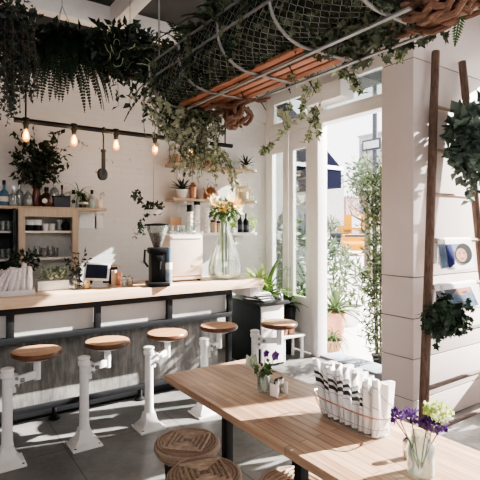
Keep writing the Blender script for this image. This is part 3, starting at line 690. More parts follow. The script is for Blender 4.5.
pot_plant('herb_pot', 'dark leafy herb pot behind the bar napkins', 'potted plant', (.78, 4.60, CT), .055, .12, 'blackm', bush_fill(.06, (.15, .08, .12), 150, .13), 'lfdark')
# tablet on a stand
tp = Vector((1.365, 4.36, CT))
t = thing('tablet_stand', 'white framed tablet till on a stand on the bar', 'tablet', tp, -.45)
b = NB(); bx(b, (0, .06, .012), (.2, .16, .024), bev=.006); prism(b, [(-.05, .02), (.05, .02), (.03, .12), (-.03, .12)], .05, .08); obj('stand', b, 'whitepot', t)
b = NB(); bx(b, (0, .02, .145), (.235, .014, .175), (-.42, .05, 0), .005); f_ = obj('frame', b, 'paper', t)
b = NB(); bx(b, (0, .0118, .1485), (.195, .003, .135), (-.42, .05, 0)); obj('screen', b, 'screen', f_)
t = thing('card_reader_box', 'dark register box behind the tablet on the bar', 'box', (1.50, 4.58, CT))
b = NB(); bx(b, (0, 0, .085), (.26, .12, .17), bev=.01); obj('body', b, 'blackm', t)
b = NB(); bx(b, (0, 0, .176), (.30, .16, .012), bev=.003); obj('tray', b, 'kraft', t)
for k, (px, h, m, l) in enumerate(((114, .15, 'kraft', 'taller kraft paper roll on the bar right of tablet'), (119, .13, 'copper', 'copper cylinder on the bar right of the tablet'))):
    q = on(px, 285.5); b = NB(); lathe(b, [(.024, 0), (.026, .004), (.026, h), (.018, h), (.018, h - .01)], (0, 0, 0), 16); o = obj('cylinder_holder' if k else 'paper_roll', b, m); o.location = q; tag(o, l, 'cylinder')
for k, (px, l) in enumerate(((124, 'left glass sugar jar with steel lid on the bar'), (130, 'right glass sugar jar with steel lid beside the grinder'))):
    q = on(px, 286); t = thing('sugar_jar', l, 'jar', q, 0, 'sugar jars on the bar')
    b = NB(); lathe(b, [(.026, 0), (.03, .006), (.03, .06), (.024, .07)], n=14); obj('glass', b, 'glassj', t)
    b = NB(); lathe(b, [(.026, .006), (.026, .045), (.001, .047)], n=12); obj('filling', b, 'kraft' if k else 'paper', t)
    b = NB(); lathe(b, [(.026, .068), (.026, .085), (.008, .1)], n=14); obj('lid', b, 'chrome', t)
# coffee grinder
gp = on(158, 286)
t = thing('coffee_grinder', 'black coffee grinder with bean hopper on the bar', 'coffee grinder', gp, -.25)
b = NB(); bx(b, (0, .03, .02), (.2, .26, .04), bev=.012); bx(b, (.005, .06, .2), (.15, .17, .34), bev=.02); bx(b, (-.005, .03, .34), (.165, .19, .06), bev=.015); obj('body', b, 'blackm', t)
b = NB(); bx(b, (0, -.06, .27), (.06, .08, .05), bev=.01); lathe(b, [(.012, .17), (.02, .25)], (0, -.08, 0), 10); obj('spout', b, 'black', t)
b = NB(); tube(b, [(-.07, -.01, .33), (-.13, -.03, .35), (-.135, -.03, .24), (-.1, -.03, .19)], .011, 8); obj('lever', b, 'black', t)
hp = (0, .04, .37); b = NB(); lathe(b, [(.035, 0), (.045, .02), (.105, .19), (.105, .215), (.1, .215), (.1, .19), (.04, .02)], hp, 22, caps=False); obj('hopper', b, 'glassj', t)
b = NB(); lathe(b, [(.034, .004), (.042, .02), (.082, .14), (.001, .15)], hp, 18); obj('beans', b, 'beans', t)
b = NB(); lathe(b, [(.108, .212), (.11, .228), (.03, .236)], hp, 22); obj('lid', b, 'blackm', t)
q = on(168, 285.5); t = thing('steel_canister', 'blue grey steel canister with label beside the grinder', 'canister', q)
b = NB(); lathe(b, [(.038, 0), (.04, .01), (.04, .2), (.034, .215)], n=20); obj('body', b, 'greyblue', t)
b = NB(); lathe(b, [(.036, .212), (.036, .37), (.032, .375)], n=18); obj('upper_tube', b, 'steelblue', t)
b = NB(); lathe(b, [(.0412, .16), (.0412, .225)], n=20, caps=False); obj('label', b, 'paper', t)
# espresso machine seen from its back
ep = Vector((2.28, 4.28, CT))
t = thing('espresso_machine', 'cream espresso machine seen from its plain back on the bar', 'espresso machine', ep)
b = NB(); bx(b, (0, .2, .275), (.385, .4, .43), bev=.015); obj('housing', b, 'espresso', t)
b = NB(); bx(b, (0, .2, .04), (.385, .38, .035), bev=.006); obj('lower_panel', b, 'espresso', t)
b = NB(); bx(b, (0, -.002, .46), (.34, .012, .02), bev=.003); obj('vent_strip', b, 'paper', t)
b = NB(); bx(b, (.1, -.0015, .165), (.085, .006, .028), bev=.002); obj('badge', b, 'kraft', t)
b = NB(); tube(b, oval(.18, .19, .0), .006, 6, True)
for k in range(10): a = k * PI / 5; tube(b, [(.18 * math.cos(a), .19 * math.sin(a), -.035), (.18 * math.cos(a), .19 * math.sin(a), 0)], .004, 5)
bmesh.ops.translate(b, vec=(0, .2, .525), verts=b.verts[:]); obj('cup_rail', b, 'chrome', t)
for sx in (-1, 1):
    for sy in (.04, .36): b = NB(); lathe(b, [(.018, 0), (.02, .026)], (sx * .165, sy, 0), 10); obj('foot', b, 'black', t)
def tumbler(label, loc, r, h, group, mat='glassf', name='drinking_glass', cat='glass'):
    b = NB(); lathe(b, [(r * .8, 0), (r, h), (r * .93, h), (r * .73, .006), (.001, .005)], n=14); o = obj(name, b, mat); o.location = loc
    return tag(o, label, cat, group)
gl_l = ['first', 'second', 'third', 'fourth', 'fifth']
for k in range(5): tumbler('%s upturned clear glass from the left on the espresso machine' % gl_l[k], (ep.x - .135 + k * .066, ep.y + .09, CT + .4905), .027, .1, 'glasses on the espresso machine', 'glassj')
# big glass vase with lilies
vp = Vector((2.79, 4.34, CT))
t = thing('glass_vase', 'large clear teardrop glass vase at the right end of the bar', 'vase', vp)
VH = .63
pr = [(.13, 0), (.185, .012), (.205, .06), (.2, .14), (.165, .27), (.11, .41), (.062, .54), (.05, VH), (.045, VH), (.056, .54), (.104, .41), (.158, .27), (.192, .14), (.195, .06), (.17, .02), (.001, .016)]
pr = [(r_ * .93, z_) for r_, z_ in pr]
b = NB(); lathe(b, pr, n=36); obj('glass', b, 'glassg', t)
b = NB(); lathe(b, [(.16, .022), (.18, .06), (.178, .13), (.158, .2), (.001, .2)], n=30); obj('water', b, 'water', t)
def lily(b, p):
    ax = Vector((R.uniform(-.6, .6), -.8, R.uniform(-.1, .7))).normalized(); u = ax.orthogonal().normalized(); w = ax.cross(u)
    for k in range(6): a = k * PI / 3; leaf(b, p, ax * .75 + u * math.cos(a) + w * math.sin(a), ax, .105, .05, .1, .0)
lil = [((-.135, -.02, .74), 'petalo', 'orange lily farthest left in the big vase'), ((-.085, .02, .79), 'petalw', 'pale lily at upper left of the big vase'), ((-.03, -.04, .70), 'petalo', 'orange lily low at centre left of the big vase'), ((.05, .03, .80), 'petalo', 'topmost orange lily in the big vase'), ((.11, -.02, .74), 'petalo', 'orange lily right of centre in the big vase'), ((.15, .03, .66), 'petalw', 'pale lily farthest right in the big vase'), ((.03, -.05, .76), 'petalo', 'orange lily front and centre of the big vase')]
for k, (tip, m, l) in enumerate(lil):
    t = thing('lily', l, 'flower', vp + Vector((.012 * (k - 3), .01 * (k % 3 - 1), .03)), 0, 'lilies in the big vase')
    b = NB(); tp_ = Vector((tip[0] * 1.15, tip[1], tip[2] * .86 + .15)); tube(b, [(0, 0, 0), (.004 * (k - 3), 0, .3), (.004 * (k - 3), 0, .6), tp_], .004, 6); obj('stem', b, 'stem', t)
    b = NB(); lily(b, tp_); obj('bloom', b, m, t, 0)
    b = NB(); cloud(b, (tp_.x * .55, tp_.y * .5, .73), (.07, .07, .1), 26, .08, .025); obj('leaves', b, 'lfmid', t, 0)
sprig('greenery_spray', 'yellow green foliage spray between the lilies', vp + Vector((.0, .0, .6)), (.16, .08, .2), 7, 'lfyel', .05)

# ------------------------------------------------------------------ back wall: cabinet and bottle shelf
YS = 5.17
cz = 1.885
b = NB(); bx(b, (.58, 5.30, cz - .015), (2.3, .28, .03), bev=.004); o = obj('bottle_shelf', b, 'shelfw'); tag(o, 'long wooden shelf holding liquor bottles above the glass cupboard', 'shelf')
t = thing('glass_cupboard', 'pale wood wall cupboard with open front full of cups and glasses', 'cupboard', (1.12, 5.18, 1.02))
def fr(b, x0, x1, z0, z1, w, y, th):
    bx(b, ((x0 + x1) / 2, y, z1 - w * .7), (x1 - x0, th, w * 1.4)); 
    for x in (x0 + w / 2, x1 - w / 2): bx(b, (x, y, (z0 + z1 - w * 1.4) / 2), (w, th, z1 - z0 - w * 1.4), bev=.003)
b = NB(); fr(b, -.30, .30, 0, .85, .065, 0, .04); obj('front_frame', b, 'cabw', t)
b = NB(); bx(b, (0, .24, .42), (.6, .02, .84)); 
for sx in (-1, 1): bx(b, (sx * .292, .13, .42), (.015, .2, .84))
obj('carcass', b, 'greyglaze', t)
for z in (.60, .315): b = NB(); bx(b, (0, .13, z), (.56, .2, .022), bev=.003); obj('shelf', b, 'white', t)
CUP = Vector((1.12, 5.18, 1.02))
t = thing('dark_cupboard', 'dark grey open shelf unit at the left picture edge', 'shelf unit', (.28, 5.18, 1.02))
b = NB(); bx(b, (0, .245, .42), (1.04, .02, .84)); bx(b, (.505, .11, .42), (.03, .26, .84)); bx(b, (-.5, .11, .42), (.03, .26, .84)); obj('carcass', b, 'teal', t)
for z in (.60, .315, .06): b = NB(); bx(b, (-.005, .12, z), (.97, .22, .022), bev=.003); obj('shelf', b, 'greyst', t)
def place_cup(k, px, z, label, kind, dy=.1):
    q = at(px, 229, Y=5.18 + dy); return Vector((q.x, q.y, z))
z1, z2 = CUP.z + .612, CUP.z + .327
def mug(label, loc, upm, lowm):
    t = thing('mug', label, 'mug', loc, 0, 'mugs in the glass cupboard')
    b = NB(); lathe(b, [(.04, 0), (.042, .055), (.042, .06)], n=16); obj('lower_half', b, lowm, t)
    b = NB(); lathe(b, [(.042, .06), (.043, .115), (.038, .115), (.038, .07)], n=16, caps=False); obj('upper_half', b, upm, t)
mug('white over black mug at left in the glass cupboard', place_cup(0, 29.5, z1, '', ''), 'paper', 'blackm'); mug('white over black mug second from left in the glass cupboard', place_cup(0, 37.5, z1, '', ''), 'paper', 'blackm')
for px, l in ((45.5, 'left plain white cup on the top cupboard shelf'), (52, 'right plain white cup on the top cupboard shelf')): tumbler(l, place_cup(0, px, z1, '', ''), .033, .075, 'white cups in the cupboard', 'whitepot', 'cup', 'cup')
tumbler('tall clear glass beside the white cups in the cupboard', place_cup(0, 59, z1, '', ''), .03, .12, 'glasses in the cupboard')
t = thing('teapot', 'dark teapot on the top shelf at right of the cupboard', 'teapot', place_cup(0, 66, z1, '', ''))
b = NB(); lathe(b, [(.03, 0), (.042, .03), (.04, .08), (.02, .1), (.008, .115)], n=16); obj('body', b, 'blackm', t)
b = NB(); tube(b, [(-.038, 0, .04), (-.055, 0, .08)], [.01, .005], 8); obj('spout', b, 'blackm', t)
b = NB(); tube(b, [(.036, 0, .03), (.058, 0, .05), (.036, 0, .085)], .005, 6); obj('handle', b, 'label', t)
for k, px in enumerate((31, 37, 43.5, 50, 56)): tumbler('%s drinking glass from left on the lower cupboard shelf' % gl_l[k], place_cup(0, px, z2, '', ''), .028, .1 + .02 * (k % 2), 'glasses in the cupboard')
for k, px in enumerate((3, 9, 14)):
    q = at(px, 229, Y=5.28); tumbler('%s glass from left on the dark shelf unit, upper shelf' % gl_l[k], (q.x, q.y, 1.02 + .612), .03, .1, 'glasses on the dark shelf unit')
    tumbler('%s glass from left on the dark shelf unit, middle shelf' % gl_l[k], (q.x, q.y, 1.02 + .327), .03, .1, 'glasses on the dark shelf unit')
BG = 'bottles on the long shelf'
def sb(px, y=5.27): q = at(px, 229, Y=y); return (q.x, q.y, cz)
wine = lambda r, h: [(r * .95, 0), (r, .006), (r, h * .55), (r * .9, h * .62), (r * .3, h * .75), (r * .28, h)]
bottle('bottle', 'blue glass bottle with pale label at the left end of the shelf', sb(4), wine(.045, .23), 'bluegl', 'blackm', ('label', .42, .2), BG)
bottle('bottle', 'squat clear bottle with silver stopper next to the blue bottle', sb(13, 5.23), wine(.042, .18), 'glassf', 'chrome', None, BG)
bottle('bottle', 'clear bottle with tall black cap left of the red vase', sb(19.5, 5.3), wine(.042, .24), 'glassf', 'blackm', None, BG)
bottle('bottle', 'round clear carafe right next to the oxblood vase', sb(28, 5.24), [(.04, 0), (.05, .02), (.052, .07), (.035, .13), (.016, .15), (.014, .17)], 'glassf', None, None, BG)
bottle('bottle', 'fat round brown bottle with circular white label', sb(46.5, 5.22), [(.05, 0), (.072, .03), (.078, .07), (.066, .115), (.02, .15), (.018, .175)], 'amber', 'blackm', None, BG)
o = [x for x in COL.objects if str(x.get('label', '')).startswith('fat round brown')][0]
b = NB(); bmesh.ops.create_circle(b, cap_ends=True, segments=16, radius=.026); bmesh.ops.rotate(b, cent=(0, 0, 0), matrix=Euler((PI / 2, 0, -.4)).to_matrix(), verts=b.verts[:]); bmesh.ops.translate(b, vec=(-.033, -.073, .06), verts=b.verts[:]); obj('round_label', b, 'label', o, 0)
bottle('bottle', 'tallest clear bottle with black cap behind the navy box', sb(54.5, 5.33), wine(.05, .3), 'glassf', 'blackm', None, BG)
bottle('bottle', 'slim clear bottle with small dark cap behind the navy box', sb(62, 5.36), wine(.035, .22), 'glassf', 'amber', None, BG)
t = thing('gift_box', 'dark navy box lying between the bottles', 'box', sb(61.5, 5.24)); b = NB(); bx(b, (0, 0, .056), (.17, .09, .112), bev=.006); obj('body', b, 'navy', t); b = NB(); bx(b, (0, 0, .117), (.175, .095, .012), bev=.002); obj('lid', b, 'blackm', t)
bottle('bottle', 'pale square bottle with round dark emblem below the spider plant', sb(73.5, 5.22), [(.04, 0), (.044, .006), (.044, .11), (.016, .13), (.014, .16)], 'greyglaze', 'blackm', None, BG, n=4)
o = [x for x in COL.objects if str(x.get('label', '')).startswith('pale square bottle')][0]; o.rotation_euler = (0, 0, .5)
b = NB(); bmesh.ops.create_circle(b, cap_ends=True, segments=16, radius=.021); bmesh.ops.rotate(b, cent=(0, 0, 0), matrix=Euler((PI / 2, 0, -PI / 4)).to_matrix(), verts=b.verts[:]); bmesh.ops.translate(b, vec=(-.0318, -.0318, .065), verts=b.verts[:]); obj('round_emblem', b, 'blackm', o, 0)
bottle('bottle', 'small dark brown bottle with wide base right of spider plant', sb(83.5, 5.2), [(.045, 0), (.05, .01), (.05, .07), (.02, .11), (.016, .125)], 'amber', 'blackm', ('label', .5, .3), BG)
bottle('bottle', 'silver grey bottle with mint band near the right shelf end', sb(92, 5.23), [(.04, 0), (.042, .008), (.042, .11), (.02, .14), (.013, .17)], 'greyglaze', 'blackm', ('mint', .2, .02), BG)
q = sb(100, 5.22); t = thing('pillar_candle', 'cream candle at the right end of the bottle shelf', 'candle', q); b = NB(); lathe(b, [(.028, 0), (.03, .004), (.03, .1), (.024, .104), (.004, .1)], n=14); obj('wax', b, 'cream', t); b = NB(); tube(b, [(0, 0, .1), (.001, 0, .113)], .0015, 5); obj('wick', b, 'blackm', t)
def spider(b, top):
    for k in range(46): a = k * 2.4; e = R.uniform(.3, 1.4); blade(b, top, (math.cos(a) * math.cos(e), math.sin(a) * math.cos(e), math.sin(e)), R.uniform(.18, .3), .014, 2.4)
pot_plant('spider_plant', 'thin arching spider plant among the bottles on the shelf', 'potted plant', sb(79, 5.25), .055, .12, 'greyglaze', spider, 'lfmid')
t = thing('tall_vase', 'oxblood red tall vase on the bottle shelf', 'vase', sb(36.5, 5.26)); b = NB(); lathe(b, [(.034, 0), (.042, .02), (.044, .12), (.03, .2), (.018, .24), (.022, .26), (.015, .26), (.015, .22)], n=18); obj('body', b, 'redvase', t)
t = thing('leafy_branches', 'big dark leafy branches standing in the oxblood vase', 'cut branch', Vector(sb(36.5, 5.26)) + Vector((0, 0, .2)))
b, s = NB(), NB()
for k in range(34):
    e = Vector((R.uniform(-.26, .32), R.uniform(-.2, .1), R.uniform(.10, .62))); vine(b, s, [(0, 0, 0), (e.x * .3, e.y * .3, e.z * .6), e], .03, .075, .038)
cloud(b, (0, -.04, .26), (.25, .13, .2), 300, .08, .042); obj('stem', s, 'bark', t); obj('leaves', b, 'lfdark', t, 0)
# dark trailing sprigs low in front of cupboard
# hanging pulley hook
hq = at(103, 132, Y=4.64)
# light rail
RZ = 2.66; RY = 4.70
t = thing('light_rail', 'black pipe light rail with bare filament bulbs above the bar', 'light rail', (0, RY, RZ))
x0 = at(14, 122, Y=RY).x; x1 = at(232, 140, Y=RY).x
b = NB(); tube(b, [(x0, 0, 0), (x1, 0, 0)], .024, 12); obj('pipe', b, 'blackm', t)
for x in (x0 + .1, x1 - .1): b = NB(); tube(b, [(x, 0, .0), (x, 0, ZC - RZ)], .008, 8); obj('hanger', b, 'blackm', t)
bulb_l = ['leftmost glowing filament bulb on the pipe, in front of dark branches', 'second filament bulb from the left on the pipe', 'third filament bulb from the left, right of the pulley hook', 'fourth filament bulb from the left, above the grinder', 'fifth filament bulb, half hidden by trailing ivy']
for k, px in enumerate((26, 74, 116, 155, 190)):
    x = at(px, 140, Y=RY).x
    b = NB(); lathe(b, [(.028, -.035), (.034, .0), (.03, .03)], (x, 0, 0), 14); lathe(b, [(.021, -.075), (.024, -.03)], (x, 0, 0), 12); obj('socket', b, 'blackm', t)
    u = thing('filament_bulb', bulb_l[k], 'light bulb', (x, RY, RZ - .072), 0, 'bulbs on the light rail')
    b = NB(); lathe(b, [(.016, -.002), (.02, -.02), (.033, -.065), (.034, -.085), (.028, -.108), (.012, -.122), (.002, -.124)], n=18); obj('glass', b, 'bulbglass', u)
    b = NB()
    for j in range(6): a = j * PI / 3; tube(b, [(.006 * math.cos(a), .006 * math.sin(a), -.02), (.014 * math.cos(a), .014 * math.sin(a), -.095)], .0022, 5)
    obj('filament', b, 'filament', u)
    l = bpy.data.lights.new('bulb_light', 'POINT'); l.energy = 1.5; l.color = (1, .65, .32); l.shadow_soft_size = .03; lo = bpy.data.objects.new('bulb_light', l); COL.objects.link(lo); lo.location = (x, RY - .06, RZ - .13)
pq = at(103.5, 135, Y=RY)
t = thing('pulley_hook', 'old iron pulley hook hanging from the light rail', 'pulley', (pq.x, RY, RZ))
b = NB(); tube(b, [(0, -.034, 0), (0, -.02, .028), (0, .02, .028), (0, .034, 0), (0, .02, -.03), (0, 0, -.06), (0, 0, -.2)], .008, 8); obj('hook', b, 'ironold', t)
b = NB(); lathe(b, [(.012, -.235), (.028, -.215), (.028, -.2), (.012, -.19)], n=12); obj('swivel', b, 'ironold', t)
b = NB(); bx(b, (0, -.012, -.34), (.034, .008, .24), bev=.003); bx(b, (0, .012, -.34), (.034, .008, .24), bev=.003); obj('strap', b, 'ironold', t)
b = NB(); r_ = lathe(b, [(.03, -.012), (.062, -.014), (.052, -.006), (.052, .006), (.062, .014), (.03, .012)], n=22); bmesh.ops.rotate(b, cent=(0, 0, 0), matrix=Euler((PI / 2, 0, .5)).to_matrix(), verts=r_); bmesh.ops.translate(b, vec=(-.01, 0, -.45), verts=r_); obj('wheel', b, 'black', t)
# hanging plant over the grinder
wq = at(153.5, 150, Y=RY + 0); zb = at(152, 214, Y=RY).z
t = thing('hanging_plant', 'dark succulent in a small dish hanging by one thin cord above the grinder', 'hanging plant', (wq.x, RY, zb))
b = NB(); tube(b, [(0, 0, .06), (0, 0, RZ - zb - .02)], .003, 6); obj('cord', b, 'iron', t)
b = NB(); lathe(b, [(.06, 0), (.1, .03), (.105, .045), (.09, .04)], n=18); obj('dish', b, 'whitepot', t)
b, s = NB(), NB(); cloud(b, (0, 0, .07), (.12, .09, .06), 110, .05, .032)
vine(b, s, [(-.05, 0, .05), (-.12, 0, .12), (-.2, -.02, .16), (-.24, -.02, .2)], .025, .06, .042); cloud(b, (-.2, -.02, .18), (.05, .04, .06), 30, .05, .04)
vine(b, s, [(-.06, 0, .04), (-.14, 0, -.06), (-.16, -.02, -.16), (-.22, -.02, -.24)], .03, .055, .04); cloud(b, (-.15, -.02, -.16), (.04, .03, .06), 18, .05, .04)
obj('stem', s, 'stem', t); obj('foliage', b, 'lfdark', t, 0)
# framed certificate sheets below the right shelf end
for px, py, w, h, l in ((88, 221, .2, .17, 'white paper notice pinned under the bottle shelf'), (99, 222, .1, .15, 'narrow white notice pinned beside the larger one')):
    q = at(px, py, Y=YB - .012); b = NB(); bx(b, (0, 0, 0), (w, .006, h)); o = obj('paper_notice', b, 'paper'); o.location = q; tag(o, l, 'notice')

# three wall shelves at the right
SHX0, SHX1 = 2.58, 3.86
zs = (2.475, 2.04, 1.60)
shl = ['upper wall shelf by the window corner, hung with ivy', 'middle wall shelf by the window corner with kettles', 'lower wall shelf by the window corner with paper cups']
for k, z in enumerate(zs):
    t = thing('wall_shelf', shl[k], 'shelf', ((SHX0 + SHX1) / 2, 5.31, z), 0, 'three shelves on the back wall')
    b = NB(); bx(b, (0, 0, -.0175), (SHX1 - SHX0, .26, .035), bev=.004); obj('board', b, 'shelfw' if k < 2 else 'white', t)
    for sx in (-.45, .45): b = NB(); bx(b, (sx, .02, -.05), (.025, .2, .03), bev=.003); bx(b, (sx, .12, -.1), (.025, .02, .13)); obj('bracket', b, 'white', t)
def ws(px, k, y=5.28): q = at(px, 229, Y=y); return Vector((q.x, q.y, zs[k] + .001))
def agave(L, W, n=18, dr=.3):
    def f(b, top):
        for k in range(n): a = k * 2.4; e = .25 + 1.15 * k / n; blade(b, top, (math.cos(a) * math.cos(e), math.sin(a) * math.cos(e), math.sin(e)), L * R.uniform(.8, 1.1), W, dr, 5, .3)
    return f
pot_plant('potted_aloe', 'dark aloe in a white pot on the middle wall shelf', 'potted plant', ws(182, 1), .068, .11, 'whitepot', agave(.17, .05), 'lfdark')
pot_plant('potted_aloe', 'spiky aloe on the upper wall shelf nearest the window', 'potted plant', ws(246, 0), .06, .06, 'cream', agave(.17, .035), 'lfdark')
t = thing('copper_shaker', 'copper cocktail shaker on the middle wall shelf', 'cocktail shaker', ws(193, 1)); b = NB(); lathe(b, [(.04, 0), (.055, .14), (.054, .15)], n=18); obj('cup', b, 'copper', t); b = NB(); lathe(b, [(.053, .15), (.03, .19), (.026, .21), (.012, .215)], n=18); obj('cap', b, 'copper', t)
def kettle(name, label, loc, m, r, h):
    t = thing(name, label, 'kettle', loc, .4)
    b = NB(); lathe(b, [(r * .9, 0), (r, h * .2), (r * .92, h * .6), (r * .5, h * .95), (r * .45, h)], n=22); obj('body', b, m, t)
    b = NB(); lathe(b, [(r * .46, h), (r * .3, h * 1.1), (.008, h * 1.15), (.012, h * 1.25), (.002, h * 1.28)], n=14); obj('lid', b, m, t)
    b = NB(); tube(b, [(-r * .9, 0, h * .4), (-r * 1.3, 0, h * .75), (-r * 1.55, 0, h * .95)], [.022, .013, .010], 10); obj('spout', b, m, t)
    b = NB(); tube(b, [(r * .85 * math.cos(a), 0, h * .75 + r * 1.15 * math.sin(a)) for a in [PI * i / 10 for i in range(11)]], .005, 6); obj('bail_handle', b, 'iron', t)
kettle('kettle', 'copper kettle with thin bail handle behind the lilies', ws(211, 1), 'copper', .105, .15)
t = thing('brass_lantern', 'pale brass wire lantern with hoop handle on the middle wall shelf', 'lantern', ws(243, 1))
b = NB(); lathe(b, [(.105, 0), (.11, .012), (.1, .02)], n=20); lathe(b, [(.1, .17), (.105, .18), (.06, .2)], n=20); obj('rings', b, 'brass', t)
b = NB()
for k in range(12): a = k * PI / 6; tube(b, [(.1 * math.cos(a), .1 * math.sin(a), .015), (.1 * math.cos(a), .1 * math.sin(a), .175)], .005, 6)
obj('bars', b, 'brass', t); b = NB(); tube(b, [(.09 * math.cos(a), 0, .185 + .1 * math.sin(a)) for a in [PI * i / 10 for i in range(11)]], .004, 6); obj('hoop_handle', b, 'iron', t)
b = NB(); lathe(b, [(.07, .02), (.07, .12), (.02, .125)], n=18); obj('candle', b, 'cream', t)
tumbler('clear tea light glass at the right end of middle wall shelf', ws(252, 1), .035, .09, None, 'glassj')
q = ws(178.5, 2); t = thing('picture_frame', 'small orange framed card at the left of the lower wall shelf', 'picture frame', q + Vector((0, .08, 0)), 0); b = NB(); bx(b, (0, 0, .1), (.16, .02, .2), bev=.004); obj('frame', b, 'kraft', t); b = NB(); bx(b, (0, -.011, .105), (.12, .004, .15)); obj('card', b, 'orange', t)
q = ws(181, 2, 5.23); b = NB(); lathe(b, [(.04, 0), (.052, .03), (.05, .05), (.034, .05)], n=16); o = obj('dark_bowl', b, 'beans'); o.location = q; tag(o, 'small dark bowl before the orange card on the lower wall shelf', 'bowl')
for k, (px, h, lid, l) in enumerate(((190, .27, True, 'shorter paper cup tower with black lids on the lower wall shelf'), (197, .36, True, 'taller paper cup tower with black lids on the lower wall shelf'), (206.5, .33, False, 'plain white paper cup tower without lids on the lower wall shelf'))):
    t = thing('paper_cup_stack', l, 'paper cups', ws(px, 2, 5.24), 0, 'paper cup towers')
    b = NB(); n = int(h / .03); lathe(b, [(.032 + .011 * (((i * 3) % 4) / 3), i * h / (n * 2)) for i in range(n * 2)] + [(.04, h)], n=16); obj('cups', b, 'paper', t)
    if lid: b = NB(); lathe(b, [(.044, h), (.046, h + .012), (.04, h + .02), (.04, h + .085), (.02, h + .09)], n=16); obj('lids', b, 'blackm', t)
for k, (px, h, m, l) in enumerate(((213, .13, 'kraft', 'tan jar behind the big vase on the lower wall shelf'), (219, .12, 'brass', 'amber jar right of the tan jar on the lower wall shelf'))):
    t = thing('spice_jar', l, 'jar', ws(px, 2), 0, 'jars on the lower wall shelf'); b = NB(); lathe(b, [(.036, 0), (.038, .006), (.038, h), (.03, h + .01)], n=14); obj('body', b, m, t); b = NB(); lathe(b, [(.034, h + .008), (.034, h + .035), (.02, h + .038)], n=14); obj('lid', b, 'beans', t)
for px, h, l in ((240.5, .28, 'left dark wine bottle on the lower wall shelf'), (246, .27, 'right dark wine bottle on the lower wall shelf')):
    bottle('wine_bottle', l, ws(px, 2), wine(.042, h), 'blackm', None, ('navy', .4, .15), 'wine bottles on the lower wall shelf')
pot_plant('small_pot_plant', 'little yellow green plant at the right end of the lower wall shelf', 'potted plant', ws(252, 2), .04, .06, 'whitepot', bush_fill(.05, (.07, .07, .08), 60, .07), 'lfyel')
pot_plant('small_pot_plant', 'little green plant left of the wine bottles on the lower wall shelf', 'potted plant', ws(232, 2), .04, .06, 'whitepot', bush_fill(.05, (.07, .07, .08), 60, .07), 'lfyel')
t = thing('wooden_crate', 'small wooden crate on the upper wall shelf at left', 'crate', ws(182, 0)); b = NB()
for z in (.03, .085): bx(b, (0, -.08, z), (.2, .012, .045)); bx(b, (0, .08, z), (.2, .012, .045))
for sx in (-1, 1): bx(b, (sx * .094, 0, .06), (.012, .15, .115))
obj('slats', b, 'shelfw', t); b = NB(); bx(b, (0, 0, .008), (.19, .15, .012)); obj('bottom', b, 'shelfw', t)
# ivy on upper shelf
t = thing('trailing_ivy', 'pale trailing ivy pot on the upper wall shelf', 'potted plant', ws(208, 0)); b = NB(); lathe(b, [(.06, 0), (.085, .13), (.08, .13)], n=16); obj('pot', b, 'terracotta', t)
b, s = NB(), NB(); ivycloud(b, (0, -.05, .16), (.3, .13, .12), 330, .05)
for k in range(16):
    x = R.uniform(-.32, .34); ivyvine(b, s, [(x * .3, 0, .14), (x * .8, -.12, .12), (x, -.17, -.05), (x * 1.1, -.18, -R.uniform(.05, .32))], .03, .05)
ivyvine(b, s, [(.1, 0, .14), (.3, -.12, .08), (.45, -.14, .06), (.55, -.14, -.02)], .03, .05)
ivyvine(b, s, [(-.1, 0, .14), (-.3, -.12, .1), (-.42, -.14, .02)], .03, .05)
obj('stem', s, 'bark', t); obj('foliage', b, 'lfpale', t, 0)

# ------------------------------------------------------------------ hanging planter rack over the table
Y0, Y1, ZB = 1.16, 2.93, 2.5
t = thing('hanging_planter_rack', 'long iron and wood slat planter rack hanging above the table', 'hanging planter', (1.6, 2.05, ZB))
L0, L1 = Y0 - 2.05, Y1 - 2.05
b = NB()
for x, dz in ((-.07, -.012), (.19, -.012)): bx(b, (x, (L0 + L1) / 2 - .02, dz), (.022, L1 - L0 + .12, .008))
for x, z in ((-.33, .16), (-.335, .255), (.38, .2)): tube(b, [(x, L0, z), (x, L1, z)], .008, 6)
obj('rail', b, 'iron', t)
for k in range(5):
    y = L0 + .02 + (L1 - L0 - .04) * k / 4; b = NB()
    pts = [(-.335, y, .26), (-.33, y, .17)] + [(-.33 + .22 * (1 - math.cos(a)), y, .17 - .17 * math.sin(a)) for a in [PI / 2 * i / 8 for i in range(1, 9)]] + [(.2, y, 0)] + [(.2 + .18 * math.sin(a), y, .2 - .2 * math.cos(a)) for a in [PI / 2 * i / 6 for i in range(1, 7)]]
    tube(b, pts, .008, 8); obj('hoop', b, 'iron', t)
for k, x in enumerate((-.10, -.035, .03, .095, .16)):
    b = NB(); bx(b, (x, (L0 + L1) / 2 + .2 + R.uniform(-.03, .03), .018), (.046, L1 - L0 - .5 + R.uniform(-.06, .06), .018), bev=.003); obj('slat', b, 'slat', t)
